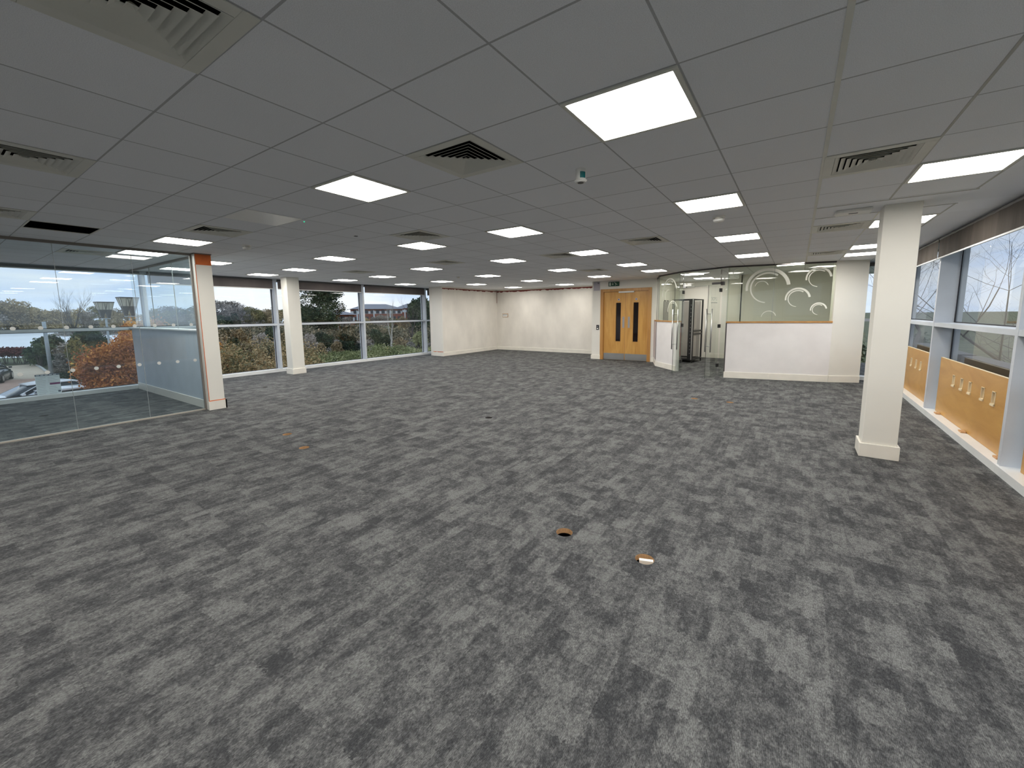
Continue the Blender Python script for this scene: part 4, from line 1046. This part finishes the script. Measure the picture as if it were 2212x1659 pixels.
def branches(mb, p, d, L_, r, depth, rnd, spread=.5, up_=.15, n=4):
    pts = [Vector(p)]; rad = [r]; dd = Vector(d).normalized(); seg = 3
    for k in range(seg):
        dd = (dd + Vector((rnd.uniform(-1, 1), rnd.uniform(-1, 1), rnd.uniform(-.6, 1))) * .13 + Vector((0, 0, up_ * .3))).normalized()
        pts.append(pts[-1] + dd * L_ / seg); rad.append(r * (1 - .45 * (k + 1) / seg))
    mb.tube(pts, rad, n, False)
    if depth <= 0: return
    for k in range(rnd.randint(3, 4)):
        i = rnd.choice((1, 2, 3, 3)); ax = Vector((rnd.uniform(-1, 1), rnd.uniform(-1, 1), rnd.uniform(-.25, .5)))
        nd = (dd + ax * spread * 1.6).normalized()
        branches(mb, pts[i], nd, L_ * rnd.uniform(.55, .8), rad[i] * .62, depth - 1, rnd, spread, up_, max(3, n - 1))
def crown_blobs(h, w, k, seed, base=.3, droop=0):
    r = random.Random(seed); out = []
    for i in range(k):
        t = r.random(); z = h * (base + (1 - base) * t * .92); ww = w * (1 - .75 * abs(t - .4) ** 1.3) * .8; a = r.random() * 2 * PI; q = r.random() ** .5
        out.append((ww * q * math.cos(a), ww * q * math.sin(a), z, w * .32, w * .32, h * .12))
    return out
LIB = {}
def tree_proto(key, h, w, nl, size, leafm, seed, k=22, base=.3, barkm='bark', twig=0):
    rnd = random.Random(seed); tm = MB()
    tm.tube([(0, 0, -.3), (0.05, 0, h * .35), (0, .05, h * .75)], [w * .045, w * .035, w * .012], 6, False)
    for i in range(7):
        a = i * 2.4; z = h * (.25 + .07 * i); tm.tube([(0, 0, z), (w * .35 * math.cos(a), w * .35 * math.sin(a), z + h * .14)], [w * .02, w * .006], 4, False)
    me = bpy.data.meshes.new('trunk'); me.from_pydata(tm.v, [], tm.f); me.materials.append(M[barkm])
    fo = cloud_mesh('foliage', leaf_cloud(crown_blobs(h, w, k, seed, base), nl, size, seed), M[leafm])
    LIB[key] = (me, fo)
def tree(key, name, x, y, z, s, rz, label, cat='tree', group=None, sz=1.0):
    e = empty(name, (x, y, z), rz); e.scale = (s, s, s * sz); tag(e, label, cat, group)
    for nm, me in zip(('trunk', 'foliage'), LIB[key]):
        o = bpy.data.objects.new(nm, me); COL.objects.link(o); o.parent = e
    return e
tree_proto('brown', 10, 4.2, 5200, .24, 'lf_brown', 1, 26, .12)
tree_proto('brown2', 9, 4.8, 5200, .24, 'lf_grey', 2, 26, .1)
tree_proto('olive', 9, 4.4, 5200, .22, 'lf_olive', 3, 26, .1)
tree_proto('ever', 12, 3.9, 15000, .16, 'lf_dark', 5, 30, .30)
tree_proto('conifer', 9, 2.6, 6000, .15, 'lf_dark', 6, 22, .1)
# distant woodland across the river and behind the scrub
rd = random.Random(11); GW = 'distant woodland trees beyond the left windows'
kinds = {'brown': 'brown autumn tree in the distant woodland line', 'brown2': 'grey leafless tree in the distant woodland line', 'olive': 'olive green tree in the distant woodland line'}
def cos2(u):                    # how much a metre across shrinks/grows in the wide view
    t = (u - 1106) / F_PX; return 1 / (1 + t * t)
i = 0
for u in np.arange(-130, 960, 20.0):
    row = i % 2
    if u < 330: D, v0 = 235 + 25 * row, (650 if u < 60 else 662 if u < 150 else 668)
    else: D, v0 = 125 + 25 * row, (668 if u < 470 else 660 if u < 620 else 688)
    D += rd.uniform(-6, 6)
    key = rd.choices(['brown', 'brown2', 'olive'], [5, 4, 2] if u < 600 else [3, 4, 4])[0]
    p = pol(u + rd.uniform(-6, 6), v0 + rd.uniform(-7, 9), D); hh = p.z - ZG
    base_h = {'brown': 10, 'brown2': 9, 'olive': 9}[key]
    tree(key, 'woodland_tree', p.x, p.y, ZG, hh / base_h, rd.uniform(0, 6), kinds[key], 'tree', GW + ' (' + key.replace('2', ' grey') + ')', 1.0); i += 1

def scrub(name, cells, n, size, m, label, seed):
    """cells (u, v of the top, D, half width in metres): one tangled mass nobody could count"""
    r = random.Random(seed); bl = []
    for (u, vt, D, w) in cells:
        p = pol(u, vt, D); h = max(.25, p.z - ZG)
        for k in range(4):
            bl.append((p.x + r.uniform(-w, w) * .6, p.y + r.uniform(-w, w) * .6, ZG + h * r.uniform(.25, .62), w * .6, w * .6, h * .40))
    o = bpy.data.objects.new(name, cloud_mesh(name, leaf_cloud(bl, n, size, seed), M[m])); COL.objects.link(o)
    return tag(o, label, 'undergrowth', kind='stuff')
rs = random.Random(5); rj = lambda a: rs.uniform(-a, a)
cells = [(u + rj(8), 706 + rj(12), D + rj(4), 3.0) for u in range(420, 960, 16) for D in (66, 80, 94)]
scrub('scrub_thicket', cells, 60000, .16, 'lf_mix', 'tangled autumn thicket behind the clearing, seen through the left windows', 1)
cells = [(u + rj(8), 716 + rj(8), 175 + rj(8), 6) for u in range(150, 420, 16)]
scrub('riverbank_scrub', cells, 9000, .4, 'lf_grey', 'low grey scrub on the river bank, left', 2)
cells = [(u + rj(5), 772 + rj(16) - (18 if u < 520 else 0), 30 + rj(4), 1.3) for u in range(450, 660, 12)] + [(u + rj(5), 738 + rj(14), 42 + rj(5), 2.0) for u in range(455, 660, 12)]
scrub('near_scrub', cells, 40000, .085, 'lf_mix2', 'leafy scrub close to the building beside the left column window', 3)
cells = [(u + rj(6), 764 + rj(8), 46 + rj(9), 1.6) for u in range(650, 960, 8)] + [(u + rj(6), 748 + rj(8), 44 + rj(3), 1.2) for u in range(800, 960, 9)]
scrub('rough_grass', cells, 34000, .08, 'lf_green', 'low rough grass and weeds in the clearing before the thicket', 4)
cells = [(u + rj(6), 742 + rj(14), 60 + rj(3), 2.0) for u in range(300, 960, 18)]
scrub('bramble_edge', cells, 26000, .12, 'lf_grey', 'greyish bramble edge at the back of the clearing', 6)
def bush(name, u, vt, D, wpx, m, n, size, label, seed, cat='bush', k=10, group=None):
    """bush whose top is at photo height vt and half width wpx pixels, standing D metres away"""
    p = pol(u, vt, D); h = p.z - ZG; w = wpx * D * cos2(u) ** .75 / F_PX; r = random.Random(seed); bl = []
    for i in range(k):
        a = r.random() * 2 * PI; z = r.uniform(.2, .82); q = r.random() ** .5 * w * (.75 if z < .55 else .75 * (1 - (z - .55) * 1.5))
        bl.append((q * math.cos(a), q * math.sin(a), z * h, w * .38, w * .38, h * .2))
    e = empty(name, (p.x, p.y, ZG)); tag(e, label, cat, group)
    o = bpy.data.objects.new('foliage', cloud_mesh('foliage', leaf_cloud(bl, n, size, seed), M[m])); COL.objects.link(o); o.parent = e
    st = MB()
    for i in range(5): st.tube([(0.1 * math.cos(i), 0.1 * math.sin(i), -.05), (w * .3 * math.cos(i * 1.3), w * .3 * math.sin(i * 1.3), h * .6)], [.05, .02], 4, False)
    st.build('stems', M['bark'], e)
    return e
bush('beech_tree', 262, 722, 27, 92, 'lf_orange', 42000, .062, 'large orange leaved beech just outside the glazed left room', 21, 'tree', 34)
bush('beech_tree', 312, 690, 32, 70, 'lf_orange', 26000, .07, 'taller reddish beech behind the corner mullion', 22, 'tree', 26)
bush('shrub', 165, 728, 48, 32, 'lf_olive', 9000, .10, 'olive and dark green shrub between lamp pole and orange beech', 23)
bush('shrub', 192, 706, 62, 36, 'lf_dark', 12000, .14, 'dark green conifer like shrub behind the orange beech', 24)
bush('shrub', 134, 742, 50, 34, 'lf_grey', 9000, .10, 'grey green shrub behind the metal pole', 25)
bush('shrub', 112, 726, 64, 46, 'lf_dark', 11000, .14, 'dark evergreen shrub with orange tips behind the metal pole', 26)
bush('shrub', 80, 744, 62, 24, 'lf_dark', 8000, .12, 'dark green shrub left of the metal pole', 27)
bush('shrub', 146, 800, 43, 22, 'lf_dark', 6000, .08, 'low dark shrub at the kerb beside the notice', 28)
bush('shrub', 166, 824, 37, 20, 'lf_green', 5000, .06, 'low yellow green plant in front of the kerb', 29)
bush('shrub', 474, 742, 31, 20, 'lf_orange', 5000, .07, 'orange tinted shrub just right of the orange topped pier', 30)
bush('shrub', 752, 722, 56, 26, 'lf_dark', 9000, .13, 'dark rounded shrub in the clearing left of the window mullion', 31)
bush('shrub', 818, 712, 58, 26, 'lf_dark', 8000, .13, 'dark green shrub right behind the birch', 32)
bush('shrub', 488, 668, 96, 28, 'lf_dark', 9000, .24, 'dark rounded evergreen against the pale sky left of the left column', 33)
bush('shrub', 664, 662, 104, 26, 'lf_dark', 9000, .26, 'dark green mass right of the left column', 34)
bush('shrub', 912, 640, 88, 34, 'lf_dark', 14000, .24, 'tall dark evergreens beside the far left pier', 35, k=18)
KN = {'lf_dark': 'dark green shrub in the autumn thicket', 'lf_orange': 'orange leaved shrub in the autumn thicket', 'lf_grey': 'bare grey shrub in the autumn thicket', 'lf_brown': 'brown shrub in the autumn thicket', 'lf_green': 'fresh green shrub in the autumn thicket'}
for i_, (u, vt, D, wpx, mk) in enumerate(((500, 728, 44, 20, 'lf_dark'), (530, 745, 36, 16, 'lf_brown'), (560, 722, 48, 20, 'lf_grey'), (580, 752, 38, 15, 'lf_dark'), (498, 770, 29, 14, 'lf_orange'), (545, 776, 31, 14, 'lf_grey'),
        (572, 782, 31, 12, 'lf_brown'), (520, 708, 60, 22, 'lf_brown'), (585, 706, 62, 20, 'lf_dark'), (668, 722, 50, 20, 'lf_grey'), (700, 714, 58, 22, 'lf_dark'), (728, 738, 52, 14, 'lf_brown'), (690, 742, 47, 16, 'lf_brown'),
        (795, 735, 53, 14, 'lf_grey'), (865, 722, 55, 18, 'lf_brown'), (888, 738, 52, 14, 'lf_grey'), (905, 716, 58, 16, 'lf_green'), (836, 752, 47, 10, 'lf_orange'), (612, 712, 55, 16, 'lf_brown'), (512, 752, 33, 13, 'lf_green'))):
    bush('shrub', u, vt, D, wpx, mk, 5000, .06 + D * .0011, KN[mk], 300 + i_, group='thicket shrubs, ' + KN[mk].split(' shrub')[0])
bl = []; hp = [gnd(-150 + 230 * i / 29, 786) for i in range(30)]
for p in hp: bl.append((p.x - .6, p.y, ZG + 1.25, 1.3, 1.3, .42))
o = bpy.data.objects.new('hedge', cloud_mesh('hedge', leaf_cloud(bl, 16000, .10, 8), M['lf_red'])); COL.objects.link(o); tag(o, 'clipped dark red hedge along the far edge of the car park', 'hedge')
st = MB()
for p in hp:
    for k in range(2): q = rd.uniform(-1, 1); st.tube([(p.x - .6, p.y + q, ZG), (p.x - .6 + rd.uniform(-.3, .3), p.y + q + rd.uniform(-.3, .3), ZG + 1.1)], .04, 4, False)
so = st.build('stems', M['bark'], o)

def at_ground(u, D):
    p = pol(u, 760, D); return p.x, p.y
x, y = at_ground(704, 88)
et = tree('ever', 'evergreen_tree', x, y, ZG, (pol(704, 622, 88).z - ZG) / 11.6, 0, 'tall dark green tree right of the left column')
et.scale = (et.scale.x * 1.5, et.scale.x * 1.5, et.scale.z)
def bare(name, u, vt, D, seed, m, label, depth=4, spread=.5, trunk=.16, group=None, stems=1, h=None):
    if isinstance(u, tuple): x, y = u
    else: x, y = at_ground(u, D); h = pol(u, vt, D).z - ZG
    e = empty(name, (x, y, ZG)); tag(e, label, 'tree', group); mb = MB(); rnd = random.Random(seed)
    for s in range(stems):
        branches(mb, (s * .25, s * .15, -.1), (rnd.uniform(-.2, .2) * (stems > 1) * 2, rnd.uniform(-.2, .2), 1), h * .40, trunk, depth, rnd, spread, .3, 6)
    zt = max(v[2] for v in mb.v); k = h / zt; mb.v = [(a, b, c * k) for a, b, c in mb.v]
    mb.build('branches', M[m], e, True); return e
bare('bare_tree', 176, 616, 85, 3, 'bark', 'leafless tree rising above the woodland left of the twin lanterns', 5, .42, .30)
bare('bare_tree', 514, 648, 70, 5, 'bark', 'thin leafless tree against the sky left of the left column', 5, .35, .22)
bare('birch_tree', 846, 636, 46, 9, 'birch', 'white stemmed birch outside the far window', 4, .22, .13)
bare('bare_tree', 893, 634, 62, 12, 'bark', 'leafless tree beside the tall evergreens at the far window', 5, .4, .22)

# lamps: square tapered twin lanterns
def lantern_lamp(u, D, vt, w, label):
    x, y, zt = pol(u, vt, D); e = empty('street_lamp', (x, y, ZG), 0.15); tag(e, label, 'street lamp'); hT = zt - ZG
    MB().tube([(0, 0, 0), (0, 0, hT - 1.15)], [.085, .06], 10).build('post', M['lampm'], e, True)
    MB().box(-.06, -.24, hT - 1.20, .06, .24, hT - 1.14).build('crossbar', M['lampm'], e)
    for s in (-1, 1):
        c = s * w * .22
        def fr(z0, a0, z1, a1, mb):
            v = [(-a0, c - a0, z0), (a0, c - a0, z0), (a0, c + a0, z0), (-a0, c + a0, z0), (-a1, c - a1, z1), (a1, c - a1, z1), (a1, c + a1, z1), (-a1, c + a1, z1)]
            return mb.add(v, [(0, 3, 2, 1), (4, 5, 6, 7), (0, 1, 5, 4), (1, 2, 6, 5), (2, 3, 7, 6), (3, 0, 4, 7)])
        fr(hT - 1.15, .06, hT - .55, .17, MB()).build('lantern_base', M['lampd'], e)
        fr(hT - .55, .17, hT - .06, .27, MB()).build('lantern_glass', M['lampg'], e)
        fr(hT - .06, .30, hT, .30, MB()).build('lantern_cap', M['lampd'], e)
        ribs = MB()
        for sx_ in (-1, 0, 1):
            for sy_ in (-1, 0, 1):
                if sx_ or sy_: ribs.tube([(sx_ * .175, c + sy_ * .175, hT - .55), (sx_ * .275, c + sy_ * .275, hT - .06)], .012, 4)
        ribs.build('lantern_ribs', M['lampd'], e)
lantern_lamp(224, 41, 652, .78, 'left twin lantern street lamp above the orange beech')
lantern_lamp(275, 35, 642, .78, 'right twin lantern street lamp beside the corner mullion')
x, y = at_ground(104, 49); e = empty('lamp_pole', (x, y, ZG), .2); tag(e, 'grey metal pole with flat lamp heads in front of the car park', 'pole')
hp_ = pol(90, 695, 49).z - ZG
MB().tube([(0, 0, 0), (0, 0, hp_)], [.13, .11], 10).build('post', M['lampm'], e, True)
MB().box(-.05, -.65, hp_ - .75, .05, .65, hp_ - .70).build('bracket', M['lampm'], e)
for yy_ in (-.62, .62):
    bevel(MB().box(-.18, yy_ - .42, hp_ - .80, .18, yy_ + .42, hp_ - .68).build('lamp_head', M['aluw'], e), .03)
# cars
def car(x, y, rz, paint, label, s=1.0):
    e = empty('car', (x, y, ZG + .03), rz); e.scale = (s, s, s); tag(e, label, 'car')
    def loft(st, n_, m, hw):
        mb = MB(); K = 12
        for (px_, zb, zt, w) in st:
            for k in range(K):
                t = PI * k / (K - 1); yy = w * math.copysign(abs(math.cos(t)) ** .45, math.cos(t)); zz = zb + (zt - zb) * abs(math.sin(t)) ** .5
                mb.v.append((px_, yy, zz))
        for i in range(len(st) - 1):
            for k in range(K - 1): mb.f.append((i * K + k, i * K + k + 1, (i + 1) * K + k + 1, (i + 1) * K + k))
            mb.f.append((i * K, (i + 1) * K, (i + 1) * K + K - 1, i * K + K - 1))
        mb.f.append(tuple(range(K))); mb.f.append(tuple((len(st) - 1) * K + k for k in range(K))[::-1])
        o = mb.build(n_, m, e, True); return o
    loft([(-2.15, .42, .62, .55), (-2.08, .25, .85, .80), (-1.5, .22, .93, .89), (-.6, .2, .97, .91), (.8, .2, .98, .91), (1.7, .22, .98, .89), (2.08, .3, .92, .82), (2.16, .42, .70, .68)], 'body', paint, .9)
    loft([(-1.15, .85, .93, .80), (-.35, .9, 1.38, .70), (.2, .9, 1.45, .68), (1.1, .9, 1.42, .67), (1.75, .88, 1.16, .70), (1.98, .85, .95, .76)], 'windows', M['carg'], .7)
    loft([(-.42, 1.355, 1.40, .60), (.2, 1.38, 1.475, .635), (1.1, 1.36, 1.45, .625), (1.5, 1.28, 1.34, .58)], 'roof', paint, .6)
    for sx_ in (-1.35, 1.35):
        for sy_ in (-1, 1):
            wv = MB().tube([(sx_, sy_ * .72, .32), (sx_, sy_ * .92, .32)], .32, 20).build('wheel', M['tyre'], e)
            MB().tube([(sx_, sy_ * .921, .32), (sx_, sy_ * .93, .32)], .2, 14).build('hubcap', M['steel'], wv)
    for sy_ in (-1, 1):
        bevel(MB().box(-.75, sy_ * .98 - .09, .92, -.62, sy_ * .98 + .09, 1.05).build('door_mirror', paint, e), .03)
        MB().box(-2.12, sy_ * .62 - .14, .62, -2.06, sy_ * .62 + .14, .74).build('headlight', M['lampg'], e)
        MB().tube([(-.75, sy_ * .80, .97), (-.05, sy_ * .72, 1.38), (1.2, sy_ * .70, 1.39), (1.85, sy_ * .76, .98)], .022, 5).build('window_trim', paint, e)
    MB().box(-.05, -.93, .62, -.02, .93, .64).build('door_line', M['tyre'], e)
    return e
p = gnd(-22, 826); car(p.x, p.y, -.25, M['card'], 'dark car parked at the left edge of the car park', 1.0)
p = pol(78, 842, 32); car(p.x, p.y, PI / 2 + .15, M['carw'], 'white car below the window, farther one, its roof crossing the notice', 1.0)
p = pol(112, 850, 28.6); car(p.x, p.y, PI / 2 + .15, M['carw'], 'white car nearest the building, just its roof showing', .98)
# small cabinet behind notice
# brick building with grey hipped roof
def block(cx, cy, rz, lx, ly_, hw, hr, label, bays):
    e = empty('apartment_building', (cx, cy, ZG), rz); tag(e, label, 'building')
    MB().box(-lx, -ly_, 0, lx, ly_, hw).build('walls', M['brick'], e)
    MB().box(-lx - .05, -ly_ - .05, hw - 2.1, lx + .05, ly_ + .05, hw - .9).build('top_storey', M['cream2'], e)
    o_ = 1.0; v = [(-lx - o_, -ly_ - o_, hw), (lx + o_, -ly_ - o_, hw), (lx + o_, ly_ + o_, hw), (-lx - o_, ly_ + o_, hw), (-lx + ly_, 0, hw + hr), (lx - ly_, 0, hw + hr)]
    MB().add(v, [(0, 3, 2, 1), (0, 1, 5, 4), (1, 2, 5), (2, 3, 4, 5), (3, 0, 4)]).build('roof', M['slate'], e)
    for i in range(bays):
        x_ = -lx + (i + .5) * 2 * lx / bays
        for z_ in (hw - 2.0, hw - 4.8, hw - 7.6):
            if z_ < 0: continue
            MB().box(x_ - .7, -ly_ - .12, z_, x_ + .7, -ly_ + .1, z_ + 1.5).build('window', M['winm'], e)
        if i % 3 == 1: MB().box(x_ - 1.9, -ly_ - .35, hw - 8.5, x_ - 1.4, -ly_ + .1, hw - .6).build('balcony_post', M['cream2'], e)
    return e
p = pol(812, 672, 200); ang = math.atan2(p.y - CAM.y, p.x - CAM.x) - PI / 2
block(p.x, p.y, ang + .12, 10.5, 6, pol(812, 668, 200).z - ZG, pol(812, 657, 200).z - pol(812, 668, 200).z, 'brick apartment building with grey hipped roof beyond the trees', 9)
p = pol(893, 680, 235); block(p.x, p.y, ang + .05, 9, 6, pol(893, 666, 235).z - ZG, 2.6, 'smaller grey roofed building at the right of the brick apartments', 5)
p = pol(738, 690, 150); block(p.x, p.y, ang + .2, 3.6, 3, pol(738, 680, 150).z - ZG, 1.2, 'low brick wing with grey roof left of the apartments', 3)
# right side outside: grey wall of neighbouring block, bare trees, hedge
struct(MB().box(16, -14, ZG, 24, 34, .6).build('trim_%d' % tn[0], M['rendr']), 'pale grey neighbouring building outside the right windows', 'building'); tn[0] += 1
bare('bare_tree', (6.1, 13.2), 0, 0, 31, 'bark', 'spreading leafless tree outside the large right window', 6, .95, .13, h=8.0)
bare('bare_tree', (5.5, 27), 0, 0, 33, 'bark', 'leafless tree beyond the narrow end window', 5, .6, .13, h=9.5)
x = 0
for k, (bx, by) in enumerate(((4.6, 24), (3.2, 27), (6.0, 29), (1.5, 30))):
    e = empty('shrub', (bx, by, ZG)); tag(e, 'dark evergreen shrub beyond the narrow end window', 'bush', 'dark shrubs beyond the end window')
    r = random.Random(k + 90); bl = [(r.uniform(-1, 1), r.uniform(-1, 1), r.uniform(.5, 2.6), .9, .9, .8) for _ in range(9)]
    o = bpy.data.objects.new('foliage', cloud_mesh('foliage', leaf_cloud(bl, 5000, .09, k), M['lf_dark'])); COL.objects.link(o); o.parent = e
for k in range(6):
    e = empty('shrub', (12.5, 6 + k * 3.2, ZG), k); e.scale = (1, 1, .75); tag(e, 'dark evergreen shrub in the row outside the right windows', 'bush', 'shrub row outside the right windows')
    r = random.Random(k + 50); bl = [(r.uniform(-1.2, 1.2), r.uniform(-1.2, 1.2), r.uniform(.5, 2.4), .9, .9, .7) for _ in range(9)]
    o = bpy.data.objects.new('foliage', cloud_mesh('foliage', leaf_cloud(bl, 4500, .09, k + 9), M['lf_dark'])); COL.objects.link(o); o.parent = e
